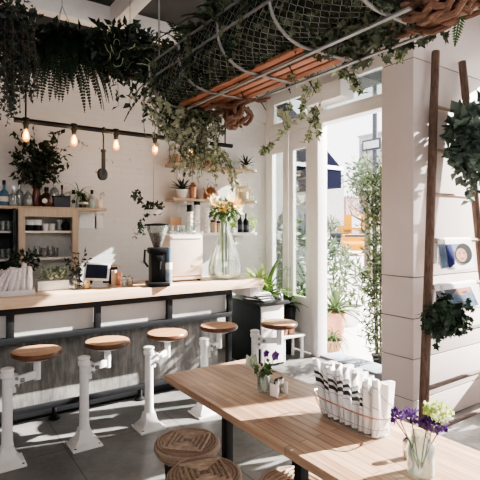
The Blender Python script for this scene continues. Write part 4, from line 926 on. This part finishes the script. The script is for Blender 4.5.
# liner: dark half shell of moss inside the hoops
b = NB(); prof = [(-.315, .25), (-.31, .17)] + [(-.31 + .2 * (1 - math.cos(a)), .17 - .135 * math.sin(a)) for a in [PI / 2 * i / 6 for i in range(1, 7)]] + [(.2, .035), (.33, .12), (.36, .25)]
prism(b, prof, L0 + .02, L1 - .02); obj('liner', b, 'moss', t)
b = NB()   # wavy netting over the liner
for k in range(58):
    y = L0 + .03 + (L1 - L0 - .06) * k / 57; pts = []
    for i in range(17):
        u = i / 16
        if u < .25: x, z = -.318, .25 - u / .25 * .09
        else: a = (u - .25) / .75 * PI / 2; x, z = -.318 + .205 * (1 - math.cos(a)), .165 - .14 * math.sin(a)
        pts.append((x, y + (.012 if (i + k) % 2 else -.012), z))
    tube(b, pts, .0016, 4)
obj('wire_netting', b, 'wire', t)
for x, y in ((-.3, L0 + .1), (.34, L0 + .1), (-.3, L1 - .1), (.34, L1 - .1)): b = NB(); tube(b, [(x, y, .2), (x, y, ZC - ZB)], .006, 6); obj('hanging_rod', b, 'iron', t)
def knot(name, label, c, r, n, seed):
    rg = random.Random(seed); u = thing(name, label, 'vine bundle', c, 0, 'dried vine bundles tied to the rack'); b = NB()
    for k in range(n):
        ax = rv(rg); p = ax.orthogonal().normalized(); q = ax.cross(p); o_ = rv(rg) * r * .35; rr = r * rg.uniform(.5, .95)
        tube(b, [o_ + (p * math.cos(a) + q * math.sin(a) * .7) * rr + ax * .02 * math.sin(3 * a) for a in [2 * PI * i / 16 for i in range(13)]], [.017 * (1 - .5 * abs(i - 6) / 6) for i in range(13)], 7)
    obj('vines', b, 'rope', u); return u
knot('vine_bundle', 'brown dried vine bundle hanging at the far end of the planter rack', (1.77, 2.62, 2.43), .11, 12, 3)
b = NB(); rg = random.Random(5)
u = thing('vine_bundle', 'thick brown dried vine bundle along the near end of the planter rack', 'vine bundle', (1.73, 1.03, 2.535), 0, 'dried vine bundles tied to the rack')
for k in range(34):
    x0_, y0_, z0_ = rg.uniform(-.07, .07), rg.uniform(-.12, .10), rg.uniform(-.05, .08)
    tube(b, [(x0_ + .15 * i / 6 * (.6 if k % 2 else -.2) + rg.uniform(-.02, .02) - .05, y0_ - .045 * (i - 3) * (.8 + .3 * (k % 3)), z0_ + .04 * math.sin(i * .9 + k)) for i in range(7)], [.016 * (.55 + .45 * math.sin(PI * (i + .6) / 7.2)) for i in range(7)], 7)
obj('vines', b, 'rope', u)
b = NB()   # twisted vine tendrils wound along the slats
u = thing('vine_garland', 'twisted brown vine wound along the slats of the rack', 'vine', (1.6, 2.05, ZB))
for k, (xa, ya, za, xb, yb, zb_) in enumerate(((-.26, L1 + .02, .12, .1, L1 - .28, -.03), (.0, L1 - .2, -.03, .22, L1 - .6, -.02), (.12, L1 - .1, -.04, .2, L0 + 1.1, -.02))):
    pts = []; A, B = Vector((xa, ya, za)), Vector((xb, yb, zb_))
    for i in range(15): s_ = i / 14; pts.append(A.lerp(B, s_) + Vector((.014 * math.sin(i * 1.3), .014 * math.cos(i), .014 * math.sin(i * .8))))
    tube(b, pts, [.016 - .008 * i / 14 for i in range(15)], 7)
obj('vines', b, 'rope', u)

def hang(name, label, loc, potr=None, group='hanging plants overhead', roof=ZC):
    t = thing(name, label, 'hanging plant', loc, 0, group)
    if potr:
        b = NB(); lathe(b, [(potr * .6, -.14), (potr, -.03), (potr * 1.05, 0), (potr * .95, 0)], n=18); obj('basket', b, 'blackm', t)
        b = NB()
        for k in range(3): a = k * 2 * PI / 3; tube(b, [(potr * math.cos(a), potr * math.sin(a), 0), (0, 0, .28)], .003, 5)
        tube(b, [(0, 0, .28), (0, 0, roof - loc[2])], .003, 5); obj('hanger', b, 'iron', t)
    return t
# trailing plant, far left
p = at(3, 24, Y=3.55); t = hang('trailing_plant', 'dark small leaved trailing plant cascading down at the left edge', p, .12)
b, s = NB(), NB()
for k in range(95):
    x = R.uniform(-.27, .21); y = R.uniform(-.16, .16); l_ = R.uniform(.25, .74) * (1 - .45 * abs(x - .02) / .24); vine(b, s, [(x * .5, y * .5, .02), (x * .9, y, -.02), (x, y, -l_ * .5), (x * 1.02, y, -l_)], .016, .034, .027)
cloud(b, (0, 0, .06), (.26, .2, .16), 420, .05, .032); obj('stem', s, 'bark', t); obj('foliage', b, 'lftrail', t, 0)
# boston fern
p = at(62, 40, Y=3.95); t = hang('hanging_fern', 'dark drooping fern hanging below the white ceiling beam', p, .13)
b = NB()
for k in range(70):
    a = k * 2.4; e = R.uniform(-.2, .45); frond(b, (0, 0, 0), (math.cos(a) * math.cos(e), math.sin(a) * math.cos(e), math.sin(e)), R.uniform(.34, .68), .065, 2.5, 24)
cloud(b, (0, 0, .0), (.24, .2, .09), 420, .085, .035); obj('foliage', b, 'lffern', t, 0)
# second fern to left behind trailing plant
p = at(24, 40, Y=4.1); t = hang('hanging_fern', 'sparser fern between trailing plant and drooping fern', p, .1); b = NB()
for k in range(18): a = k * 2.4; e = R.uniform(-.4, .15); frond(b, (0, 0, 0), (math.cos(a) * math.cos(e), math.sin(a) * math.cos(e), math.sin(e)), R.uniform(.3, .42), .05, 1.6, 16)
obj('foliage', b, 'lffern', t, 0)
# spotlight glimpsed between the plants
p = at(35, 49, Y=4.33); t = thing('spotlight', 'small silver spotlight between ferns under the ceiling', 'spotlight', p); b = NB(); lathe(b, [(.02, .06), (.045, .03), (.055, 0), (.045, -.004)], n=16); obj('shade', b, 'chrome', t); b = NB(); tube(b, [(0, 0, .05), (0, 0, ZC - p.z)], .006, 6); obj('stem', b, 'iron', t)
# dark vine basket
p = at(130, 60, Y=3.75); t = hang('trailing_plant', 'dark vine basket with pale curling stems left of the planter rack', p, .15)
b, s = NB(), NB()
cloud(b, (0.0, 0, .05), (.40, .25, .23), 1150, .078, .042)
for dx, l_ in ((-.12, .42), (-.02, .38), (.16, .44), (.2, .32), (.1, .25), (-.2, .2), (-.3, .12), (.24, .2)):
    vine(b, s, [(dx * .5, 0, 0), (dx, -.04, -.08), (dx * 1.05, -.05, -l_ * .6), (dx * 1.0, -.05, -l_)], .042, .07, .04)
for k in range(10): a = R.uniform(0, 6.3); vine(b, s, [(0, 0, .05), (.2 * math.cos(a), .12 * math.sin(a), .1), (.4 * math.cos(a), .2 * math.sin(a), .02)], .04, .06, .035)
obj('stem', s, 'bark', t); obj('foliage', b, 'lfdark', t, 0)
b = NB()
for k in range(26):
    c = Vector((R.uniform(-.3, .3), -.2 + R.uniform(-.05, .1), R.uniform(-.12, .16))); pts = [c]
    d = rv()
    for i in range(6): d = (d + rv() * .7).normalized(); pts.append(pts[-1] + d * .022)
    tube(b, pts, .003, 4)
obj('tendrils', b, 'lfpale', t)['kind'] = 'stuff'
# variegated ivy at the far end of the rack
p = Vector((1.55, 2.98, 2.50)); t = hang('trailing_ivy', 'pale variegated ivy spilling thickly off the far end of the planter rack', p, None)
b, s = NB(), NB()
ivycloud(b, (-.05, 0, .06), (.30, .16, .24), 520, .05)
for k in range(54):
    x = R.uniform(-.16, .34); y = R.uniform(-.08, .2); l_ = R.uniform(.15, .55) * (1.1 - .8 * abs(x - .08) / .26); ivyvine(b, s, [(x * .5, y * .3, .06), (x, y, -.02), (x, y, -max(.1, l_))], .028, .042)
ivycloud(b, (.06, .04, -.12), (.18, .14, .2), 330, .04); obj('stem', s, 'bark', t); obj('foliage', b, 'lfvar', t, 0)
# dark ivy growing along the rack body
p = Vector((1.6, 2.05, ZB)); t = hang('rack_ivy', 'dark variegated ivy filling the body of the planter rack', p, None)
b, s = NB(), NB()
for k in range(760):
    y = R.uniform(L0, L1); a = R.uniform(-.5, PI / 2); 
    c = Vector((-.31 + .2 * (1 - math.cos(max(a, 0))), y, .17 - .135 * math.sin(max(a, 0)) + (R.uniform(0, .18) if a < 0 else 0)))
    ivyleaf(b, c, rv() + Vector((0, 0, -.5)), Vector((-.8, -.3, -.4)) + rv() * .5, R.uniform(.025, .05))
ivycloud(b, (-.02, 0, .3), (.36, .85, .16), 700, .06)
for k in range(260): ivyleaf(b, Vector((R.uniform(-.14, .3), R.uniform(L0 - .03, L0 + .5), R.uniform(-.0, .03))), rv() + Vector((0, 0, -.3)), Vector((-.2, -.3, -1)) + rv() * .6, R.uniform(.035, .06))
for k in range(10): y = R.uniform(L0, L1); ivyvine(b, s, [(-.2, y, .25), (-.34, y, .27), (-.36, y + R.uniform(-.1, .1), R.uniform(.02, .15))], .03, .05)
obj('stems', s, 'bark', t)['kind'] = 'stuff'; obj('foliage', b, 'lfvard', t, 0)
# ferns standing in the rack
for k, (y, l) in enumerate(((2.72, 'dark fern standing at the far end of the planter rack'), (2.2, 'dark fern standing in the middle of the planter rack'), (1.5, 'dark fern standing at the near end of the planter rack'))):
    t = thing('rack_fern', l, 'fern', (1.5, y, ZB + .2), 0, 'ferns in the planter rack'); b = NB()
    for j in range(30): a = j * 2.4; e = R.uniform(.1, 1.3); frond(b, (0, 0, 0), (math.cos(a) * math.cos(e), math.sin(a) * math.cos(e), math.sin(e)), R.uniform(.4, .62), .07, 1.6, 18)
    obj('foliage', b, 'lffern', t, 0)
# pale ivy strands over the right side
def strand(name, label, pts, S=.055, mat='lfpale', step=.03, extra=None):
    S *= 1.2
    t = thing(name, label, 'ivy', pts[0], 0, 'ivy strands hanging off the rack'); o_ = Vector(pts[0]); b, s = NB(), NB()
    ivyvine(b, s, [Vector(p) - o_ for p in pts], step, S)
    for e in (extra or []): ivyvine(b, s, [Vector(p) - o_ for p in e], step, S)
    obj('stem', s, 'bark', t); obj('foliage', b, mat, t, 0); return t
strand('ivy_strand', 'pale ivy strands trailing over the middle of the slats', [at(318, 0, Y=1.9), at(308, 20, Y=1.9), at(297, 45, Y=1.95), at(292, 70, Y=1.95), at(296, 84, Y=1.95)], .06, extra=[[at(300, 5, Y=1.85), at(290, 35, Y=1.85), at(284, 50, Y=1.9)], [at(325, 0, Y=1.9), at(312, 12, Y=1.9), at(300, 30, Y=1.9), at(290, 40, Y=1.9)]])
strand('ivy_strand', 'pale ivy strands hanging before the transom of the open doorway', [at(330, 55, Y=1.85), at(336, 66, Y=1.9), at(352, 72, Y=1.9), at(358, 82, Y=1.9), at(363, 93, Y=1.9)], .06, extra=[[at(345, 60, Y=1.85), at(349, 75, Y=1.9), at(357, 88, Y=1.9)], [at(322, 62, Y=1.95), at(318, 75, Y=2.0), at(312, 96, Y=2.0)], [at(390, 40, Y=1.5), at(396, 50, Y=1.5), at(398, 54, Y=1.5)]])
strand('ivy_strand', 'long ivy strand reaching left across the small transom window', [at(322, 66, Y=2.2), at(306, 92, Y=2.5), at(303, 112, Y=2.6), at(292, 122, Y=2.6), at(282, 134, Y=2.6), at(270, 146, Y=2.6), at(260, 150, Y=2.6)], .06, extra=[[at(290, 100, Y=2.5), at(284, 112, Y=2.5), at(288, 126, Y=2.5)], [at(300, 108, Y=2.5), at(306, 118, Y=2.5), at(321, 126, Y=2.5), at(318, 136, Y=2.5)], [at(276, 105, Y=2.5), at(283, 118, Y=2.5), at(286, 130, Y=2.5)], [at(322, 100, Y=2.4), at(313, 118, Y=2.4), at(304, 142, Y=2.4)]])
strand('ivy_strand', 'short ivy strands below the dried vine bundle at far end', [at(232, 100, Y=2.75), at(226, 112, Y=2.75), at(222, 130, Y=2.8)], .05, 'lfvar', extra=[[at(238, 105, Y=2.75), at(228, 120, Y=2.75)], [at(216, 105, Y=2.8), at(214, 128, Y=2.8), at(212, 140, Y=2.8)]])
t = thing('fern_frond', 'single green fern frond dangling from the near vine bundle', 'fern', at(462, 6, Y=1.0)); b = NB(); frond(b, (0, 0, 0), (.1, .3, -.9), .15, .04, .5, 14); obj('foliage', b, 'lfmid', t, 0)
strand('ivy_strand', 'thin dark vine hanging alone right of the dark vine basket', [at(143, 85, Y=3.9), at(144, 105, Y=3.9), at(145, 134, Y=3.9)], .05, 'lfdark', .06)

# ------------------------------------------------------------------ ladder on the boarded wall
t = thing('wooden_ladder', 'rough wooden ladder leaning against the white boarded wall', 'ladder', (3.6, 2.05, 0))
FL, TL = Vector((3.06 - 3.6, .0, 0)), Vector((3.565 - 3.6, .22, 3.14)); FR, TR = Vector((4.13 - 3.6, .0, 0)), Vector((3.965 - 3.6, .22, 3.14))
for A, B in ((FL, TL), (FR, TR)):
    b = NB(); pts = [A.lerp(B, i / 10) + Vector((R.uniform(-.006, .006), R.uniform(-.004, .004), 0)) for i in range(11)]; tube(b, pts, [.037 - .004 * i / 10 for i in range(11)], 10); obj('rail', b, 'pole', t)
LZ = (.12, .44, .815, 1.19, 1.555, 1.925, 2.29, 2.66)
def lad(z, s): A = FL.lerp(TL, z / 3.14); B = FR.lerp(TR, z / 3.14); return A.lerp(B, s) + Vector((3.6, 2.05, 0))
for k, z in enumerate(LZ):
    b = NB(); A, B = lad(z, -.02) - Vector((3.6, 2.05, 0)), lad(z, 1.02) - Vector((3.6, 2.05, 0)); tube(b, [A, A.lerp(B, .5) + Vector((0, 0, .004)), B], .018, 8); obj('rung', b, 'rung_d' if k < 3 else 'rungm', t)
# magazines draped over rungs
def magazine(label, z, s0, s1, hf, cover, lean=.0):
    A, B = lad(z, s0), lad(z, s1); c = (A + B) / 2; w = (B - A).length; ang = math.atan2((B - A).y, (B - A).x) 
    t = thing('magazine', label, 'magazine', (c.x, c.y, z), ang, 'magazines hung on the ladder')
    def sheet(b, hb, y_off, n=12):
        prof = [(.030, -hb)] + [(.022 * math.cos(a), .022 * math.sin(a)) for a in [PI * i / 8 for i in range(9)]] + [(-.03 - .03 * i / 4, -hf * (i + 1) / 4) for i in range(4)]
        rows = [[b.verts.new((x * w, y * 1.0 + math.copysign(y_off, y), zz + (y_off if zz > 0 else 0))) for x in (-.5, .5)] for y, zz in prof]
        for p_, q_ in zip(rows, rows[1:]): b.faces.new((p_[0], p_[1], q_[1], q_[0]))
        return prof
    b = NB(); sheet(b, hf * .8, 0); sheet(b, hf * .85, .004); o_ = obj('pages', b, 'paper', t, 40)
    def front(u, v, e=.0065):   # point on the hanging front face: u across -.5..0.5, v 0 at rung .. 1 at lower edge
        return Vector((u * w, -(.03 + .03 * (v * 4 - 1) / 3) - e - .001, -hf * v))
    cover(front, t); return t
def patch(front, pts, m, name, t, e=.0065):
    b = NB(); vs = [b.verts.new(front(u, v, e)) for u, v in pts]; b.faces.new(vs); return obj(name, b, m, t, 0)
def ell(u0, v0, ru, rv_, n=20): return [(u0 + ru * math.cos(2 * PI * k / n), v0 + rv_ * math.sin(2 * PI * k / n)) for k in range(n)]
def portrait(front, t):
    patch(front, [(-.5, .12), (-.2, .12), (-.26, .8), (-.46, .92), (-.5, .9)], 'royal', 'blue_print', t, .0065)
    patch(front, [(-.3, .12), (.2, .12), (.1, .32), (-.25, .4)], 'pageblue', 'pale_print', t, .0067)
    patch(front, ell(.13, .46, .31, .36), 'hair', 'printed_hair', t, .007)
    patch(front, ell(.02, .51, .20, .24), 'skin', 'printed_face', t, .0075)
    for u in (-.05, .13): patch(front, ell(u, .44, .04, .02, 8), 'hair', 'printed_eye', t, .008)
    patch(front, ell(.04, .64, .065, .025, 10), 'lip', 'printed_mouth', t, .008); patch(front, [(.03, .46), (.05, .46), (.07, .56), (.015, .56)], 'kraft', 'printed_nose', t, .008)
def misty(front, t):
    patch(front, [(-.46, .12), (.3, .12), (.44, .9), (-.4, .9)], 'pageblue', 'blue_print', t)
    patch(front, [(-.2, .12), (.28, .12), (.3, .3), (.0, .42), (-.2, .3)], 'skin', 'skin_print', t, .007); patch(front, [(-.4, .12), (-.1, .12), (-.2, .28), (-.44, .4)], 'navy', 'dark_print', t, .0075); patch(front, ell(.1, .3, .08, .05), 'lip', 'red_print', t, .008)
def plainc(m):
    def f(front, t): patch(front, [(-.5, .12), (.5, .12), (.5, .95), (-.5, .95)], m, 'cover_print', t)
    return f
magazine('magazine with a dark haired portrait cover on the ladder', 1.555, .22, .76, .235, portrait)
magazine('magazine with misty blue cover on the rung below the portrait', 1.19, .17, .80, .20, misty)
magazine('grey magazine half hidden left of the portrait one', 1.553, .09, .20, .22, plainc('pageblue'))
magazine('dark magazine half hidden left of the misty blue one', 1.188, .06, .155, .19, plainc('navy'))
# eucalyptus swag on the upper right of the ladder
c = lad(2.38, .54); t = thing('eucalyptus_swag', 'thick grey green eucalyptus swag hung on the upper ladder', 'leaf swag', (c.x, c.y - .14, c.z))
b, s = NB(), NB(); cloud(b, (-.05, 0, .02), (.24, .1, .26), 360, .1, .08); cloud(b, (.02, 0, -.15), (.18, .1, .2), 140, .09, .07); cloud(b, (.2, 0, .2), (.14, .1, .2), 130, .1, .08)
for e in ((-.06, -.02, -.42), (.04, -.02, -.45), (-.14, -.02, -.36), (.0, 0, -.5)): vine(b, s, [(0, 0, -.1), (e[0] * .6, 0, -.28), e], .04, .07, .05)
for k in range(10): a = k * .7; vine(b, s, [(0, 0, 0), (.25 * math.cos(a), -.06, .27 * math.sin(a))], .04, .09, .06)
obj('stem', s, 'bark', t); obj('leaves', b, 'lfeuc', t, 0)
# ivy pot on lower ladder rung
c = lad(.90, -.02); t = thing('ladder_ivy', 'dark green ivy pot hanging on the lower ladder rungs', 'potted plant', (c.x, c.y - .11, c.z - .02))
b = NB(); lathe(b, [(.055, 0), (.08, .13), (.075, .13)], n=16); obj('pot', b, 'blackm', t)
b, s = NB(), NB(); ivycloud(b, (.02, -.02, .13), (.22, .13, .15), 300, .062); ivycloud(b, (.1, -.02, .06), (.2, .1, .1), 130, .055)
for e in ((.42, -.04, .14), (.40, -.04, .06), (.36, -.04, .0), (.3, -.04, -.02), (-.12, -.04, -.06), (-.08, -.05, -.02), (.42, 0, .22)): ivyvine(b, s, [(0, 0, .12), (e[0] * .6, -.06, e[2] * .3 + .1), e], .03, .055)
obj('stem', s, 'bark', t); obj('foliage', b, 'lfivy', t, 0)

# ------------------------------------------------------------------ outdoors
b = NB(); bx(b, (XW + 3.2, 3, -.16), (6.2, 40, .2)); struct('pavement', b, 'sidewalk')
b = NB(); bx(b, (70, 40, -.3), (140, 260, .2)); struct('road', b, 'asphalt')
def outpot(name, label, px, py, X, pr, ph, potm, f, lm, group='plants outside the doorway'):
    q = at(px, py, X=X); return pot_plant(name, label, 'potted plant', (q.x, q.y, -.06), pr, ph, potm, f, lm, group)
# tall narrow-leaved shrub by the pillar
def bamboo(b, top):
    for k in range(150):
        a = R.uniform(0, 6.3); h = R.uniform(-.1, 2.9); r_ = R.uniform(.03, .2) * (.9 if h > 1 else 1); p = top + Vector((.06 * math.cos(a), .06 * math.sin(a), max(h, -.1) * .75))
        for j in range(16):
            q_ = p + Vector((math.cos(a) * r_ * j / 12, math.sin(a) * r_ * j / 12, .35 * j / 16)) + rv() * .04; leaf(b, q_, rv() + Vector((0, 0, .3)), rv(), R.uniform(.08, .15), .022, .1)
q = at(380, 300, X=4.72)
t = pot_plant('tall_shrub', 'tall narrow leaved shrub just outside next to the pillar', 'potted plant', (q.x, q.y, -.06), .10, .14, 'blackm', bamboo, 'lfbam')
for k in range(5): a = k * 1.3; b = NB(); tube(b, [(.05 * math.cos(a), .05 * math.sin(a), .15), (.08 * math.cos(a), .08 * math.sin(a), 1.3), (.1 * math.cos(a), .1 * math.sin(a), 2.3)], [.014, .01, .005], 6); obj('stem', b, 'bark', t)
outpot('yucca_pot', 'spiky yucca in a terracotta pot outside the doorway', 335, 300, 5.3, .17, .42, 'terracotta', agave(.6, .05, 50, 1.0), 'lfout')
outpot('shrub_pot', 'rounded leafy shrub in a white pot outside the doorway', 350, 300, 6.3, .24, .35, 'whitepot', bush_fill(.24, (.36, .40, .38), 190, .45, .16), 'lfbam')
outpot('grass_pot', 'low arching grass pot just outside the threshold by doors', 333, 340, 4.75, .13, .16, 'terracotta', agave(.34, .02, 60, 2.2), 'lfout')
outpot('shrub_pot', 'sunlit bush seen through the glass of the doors', 298, 250, 6.0, .26, .4, 'terracotta', bush_fill(.16, (.55, .5, .8), 420, .6), 'lfmid')
outpot('shrub_pot', 'darker tall bush behind the door glass at the corner', 283, 250, 5.6, .26, .4, 'terracotta', bush_fill(.16, (.45, .4, .9), 380, .7), 'lfdark')
outpot('shrub_pot', 'pale bushy olive shrub farther along the pavement', 332, 260, 8.5, .25, .45, 'whitepot', bush_fill(.14, (.55, .5, .5), 420, .55), 'lfgrey')
# kiosk with a navy awning, entrance awning, street sign, trees, vehicles, buildings
t = thing('kiosk', 'grey kiosk with navy awning and white edge beyond the doorway post', 'kiosk', (6.28, 9.6, -.06))
b = NB(); bx(b, (0, 0, 2.1), (1.0, 3.2, 4.2), bev=.02); obj('body', b, 'stonefar', t)
def awn(name, label, prof, edge, y0, y1, par=None):
    b = NB(); prism(b, prof, y0, y1); o = obj(name, b, 'awn', par, 0); b = NB(); prism(b, edge, y0 - .02, y1 + .02); obj('white_edge', b, 'paper', o, 0); return o
awn('awning', '', [(.5, 4.6), (2.28, 3.23), (2.28, 2.72), (.5, 2.72)], [(.5, 3.25), (2.34, 3.25), (2.34, 3.16), (.5, 3.16)], -1.6, 1.5, t)
o = awn('entrance_awning', '', [(.0, .42), (1.05, .06), (1.05, .0), (0, .36)], [(1.04, .07), (1.07, .06), (1.07, -.02), (1.04, -.01)], 0, 1.55); o.location = (XW + .16, 2.75, 3.72); tag(o, 'navy awning above the open doorway seen through the transom', 'awning')
q = at(375, 145, X=10); t = thing('street_sign', 'rectangular street sign on a dark pole by the pillar', 'sign', (q.x, q.y, -.2))
b = NB(); tube(b, [(0, 0, 0), (0, 0, 6.2)], .07, 10); obj('pole', b, 'navy', t)
zz = q.z + .2; b = NB(); bx(b, (-.1, .02, zz), (.06, .62, .30), bev=.01); k_ = obj('board', b, 'navy', t); b = NB(); bx(b, (-.135, .02, zz), (.012, .5, .19)); obj('face', b, 'panel', k_)
def tree(name, label, px, X, ztop, rad, n, L, lm, bare=False):
    q = at(px, 229, X=X); t = thing(name, label, 'tree', (q.x, q.y, -.2), 0, 'trees on the street'); b = NB(); tube(b, [(0, 0, 0), (.1, .1, ztop * .4), (0, .1, ztop * .7)], [.16, .12, .06], 8)
    for k in range(9):
        a = k * 2.4; p0 = Vector((0, .1, ztop * (.4 + .04 * k))); p1 = p0 + Vector((rad[0] * .8 * math.cos(a), rad[1] * .8 * math.sin(a), rad[2] * .7)); tube(b, [p0, p0.lerp(p1, .5) + rv() * .2, p1], [.06, .03, .01], 6)
        for j in range(4): p2 = p0.lerp(p1, .4 + .15 * j); tube(b, [p2, p2 + (rv() + Vector((0, 0, .6))) * rad[0] * .35], [.02, .006], 5)
    obj('trunk', b, 'bark', t)
    if n: b = NB(); cloud(b, (0, .1, ztop - rad[2]), rad, n, L, L * .5, shell=.2); obj('crown', b, lm, t, 0)
    return t
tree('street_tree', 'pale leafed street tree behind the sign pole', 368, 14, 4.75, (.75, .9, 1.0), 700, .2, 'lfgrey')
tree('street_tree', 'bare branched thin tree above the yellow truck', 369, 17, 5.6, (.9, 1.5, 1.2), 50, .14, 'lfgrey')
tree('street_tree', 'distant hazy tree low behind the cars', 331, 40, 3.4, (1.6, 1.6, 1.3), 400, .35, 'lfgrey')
def car(label, px, X, m, rz, name='car', group='cars parked on the street'):
    q = at(px, 229, X=X); t = thing(name, label, 'car', (q.x, q.y, -.2), rz, group)
    b = NB(); prism(b, [(-2.1, .35), (-2.15, .75), (-1.95, .9), (-1.2, .98), (-.75, 1.45), (.75, 1.47), (1.25, 1.0), (2.05, .88), (2.15, .5), (2.1, .33)], -.88, .88); bmesh.ops.bevel(b, geom=b.edges[:], offset=.05, segments=2, affect='EDGES'); obj('body', b, m, t)
    b = NB(); prism(b, [(-1.08, 1.0), (-.7, 1.4), (.68, 1.41), (1.08, 1.02)], -.89, .89); prism(b, [(-1.16, 1.0), (-.78, 1.43), (-.76, 1.43), (-1.14, 1.0)], -.7, .7); obj('windows', b, 'screen', t)
    for x in (-1.35, 1.35):
        for y in (-.82, .82):
            b = NB(); v = lathe(b, [(.18, -.1), (.33, -.1), (.35, -.06), (.35, .06), (.33, .1), (.18, .1)], n=18); bmesh.ops.rotate(b, cent=(0, 0, 0), matrix=Euler((PI / 2, 0, 0)).to_matrix(), verts=v); bmesh.ops.translate(b, vec=(x, y, .35), verts=v); obj('wheel', b, 'rubber', t)
    b = NB()
    for y in (-.6, .6): bx(b, (-2.13, y, .68), (.06, .32, .12), bev=.02)
    obj('headlight', b, 'paper', t); return t
car('black parked car beyond the street plants', 342, 34, 'carblack', .5)
car('yellow taxi behind the narrow leaved shrub', 354, 26, 'yellow', .8)
q = at(361, 215, X=52); t = thing('box_truck', 'yellow box truck with white side panel across the street', 'truck', (q.x, q.y, -.2), PI / 2 + .1)
b = NB(); bx(b, (0, 0, 2.85), (4.4, 2.2, 2.2), bev=.05); obj('box', b, 'yellow', t)
b = NB(); bx(b, (0, 1.11, 2.9), (1.5, .03, 1.7)); obj('side_panel', b, 'paper', t)
b = NB(); prism(b, [(2.3, .5), (2.3, 2.4), (3.2, 2.4), (3.7, 1.5), (4.0, 1.4), (4.0, .5)], -1, 1); obj('cab', b, 'yellow', t)
b = NB(); bx(b, (.6, 0, .95), (6.4, 1.6, .3)); obj('chassis', b, 'rubber', t)
for x in (-1.5, 3.1):
    for y in (-.9, .9): b = NB(); v = lathe(b, [(.2, -.14), (.46, -.14), (.48, 0), (.46, .14), (.2, .14)], n=18); bmesh.ops.rotate(b, cent=(0, 0, 0), matrix=Euler((PI / 2, 0, 0)).to_matrix(), verts=v); bmesh.ops.translate(b, vec=(x, y, .48), verts=v); obj('wheel', b, 'rubber', t)
def building(label, px0, px1, X, ztop, m, rows, cols):
    q0, q1 = at(px0, 229, X=X), at(px1, 229, X=X); w = q0.y - q1.y; t = thing('building', label, 'building', (X, (q0.y + q1.y) / 2, -.2), 0, 'buildings across the street')
    b = NB(); bx(b, (4, 0, ztop / 2), (8, w, ztop)); obj('wall', b, m, t); b = NB(); bx(b, (4, 0, ztop + .15), (8.4, w + .3, .3)); obj('cornice', b, 'stonefar', t)
    for r in range(rows):
        for c in range(cols): b = NB(); bx(b, (-.02, -w / 2 + w * (c + .5) / cols, ztop * (r + .6) / (rows + .2)), (.08, w / cols * .45, ztop / rows * .5)); obj('window', b, 'glassfar', t)
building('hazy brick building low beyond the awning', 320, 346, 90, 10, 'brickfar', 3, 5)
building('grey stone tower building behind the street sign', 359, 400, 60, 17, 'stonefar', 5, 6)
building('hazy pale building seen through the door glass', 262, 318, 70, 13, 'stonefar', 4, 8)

# ------------------------------------------------------------------ light
w = bpy.data.worlds.new('world'); SC.world = w; w.use_nodes = True
nt = w.node_tree; bg = nt.nodes['Background']
sky = nt.nodes.new('ShaderNodeTexSky'); sky.sky_type = 'HOSEK_WILKIE'; sky.sun_direction = Vector((1, -.3, .55)).normalized(); sky.turbidity = 6; sky.ground_albedo = .5
mx = nt.nodes.new('ShaderNodeMix'); mx.data_type = 'RGBA'; mx.inputs[0].default_value = .8; link(nt, sky.outputs['Color'], mx.inputs[6]); mx.inputs[7].default_value = (.985, .97, .975, 1)
link(nt, mx.outputs[2], bg.inputs['Color']); bg.inputs['Strength'].default_value = 2.2
s = bpy.data.lights.new('sun', 'SUN'); s.energy = 19; s.angle = math.radians(.6); s.color = (1, .945, .885)
so = bpy.data.objects.new('sun', s); COL.objects.link(so); so.rotation_euler = Vector((-1, .27, -.55)).to_track_quat('-Z', 'Y').to_euler()
def area(name, loc, tgt, size, e, c=(1, 1, 1)):
    l = bpy.data.lights.new(name, 'AREA'); l.shape = 'RECTANGLE'; l.size, l.size_y = size; l.energy = e; l.color = c
    o = bpy.data.objects.new(name, l); COL.objects.link(o); o.location = loc; o.rotation_euler = (Vector(tgt) - Vector(loc)).to_track_quat('-Z', 'Y').to_euler(); return o
area('fill_behind', (-.5, -1.6, 3.6), (1.6, 3.5, 1), (3, 1.6), 60, (1, .96, .93))  # added fill lamp under the ceiling; the room has no opening there
SC.view_settings.view_transform = 'AgX'; SC.view_settings.look = 'AgX - Medium High Contrast'
SC.view_settings.exposure = 1.0
SC.cycles.use_denoising = True
SC.cycles.max_bounces = 8; SC.cycles.transparent_max_bounces = 16
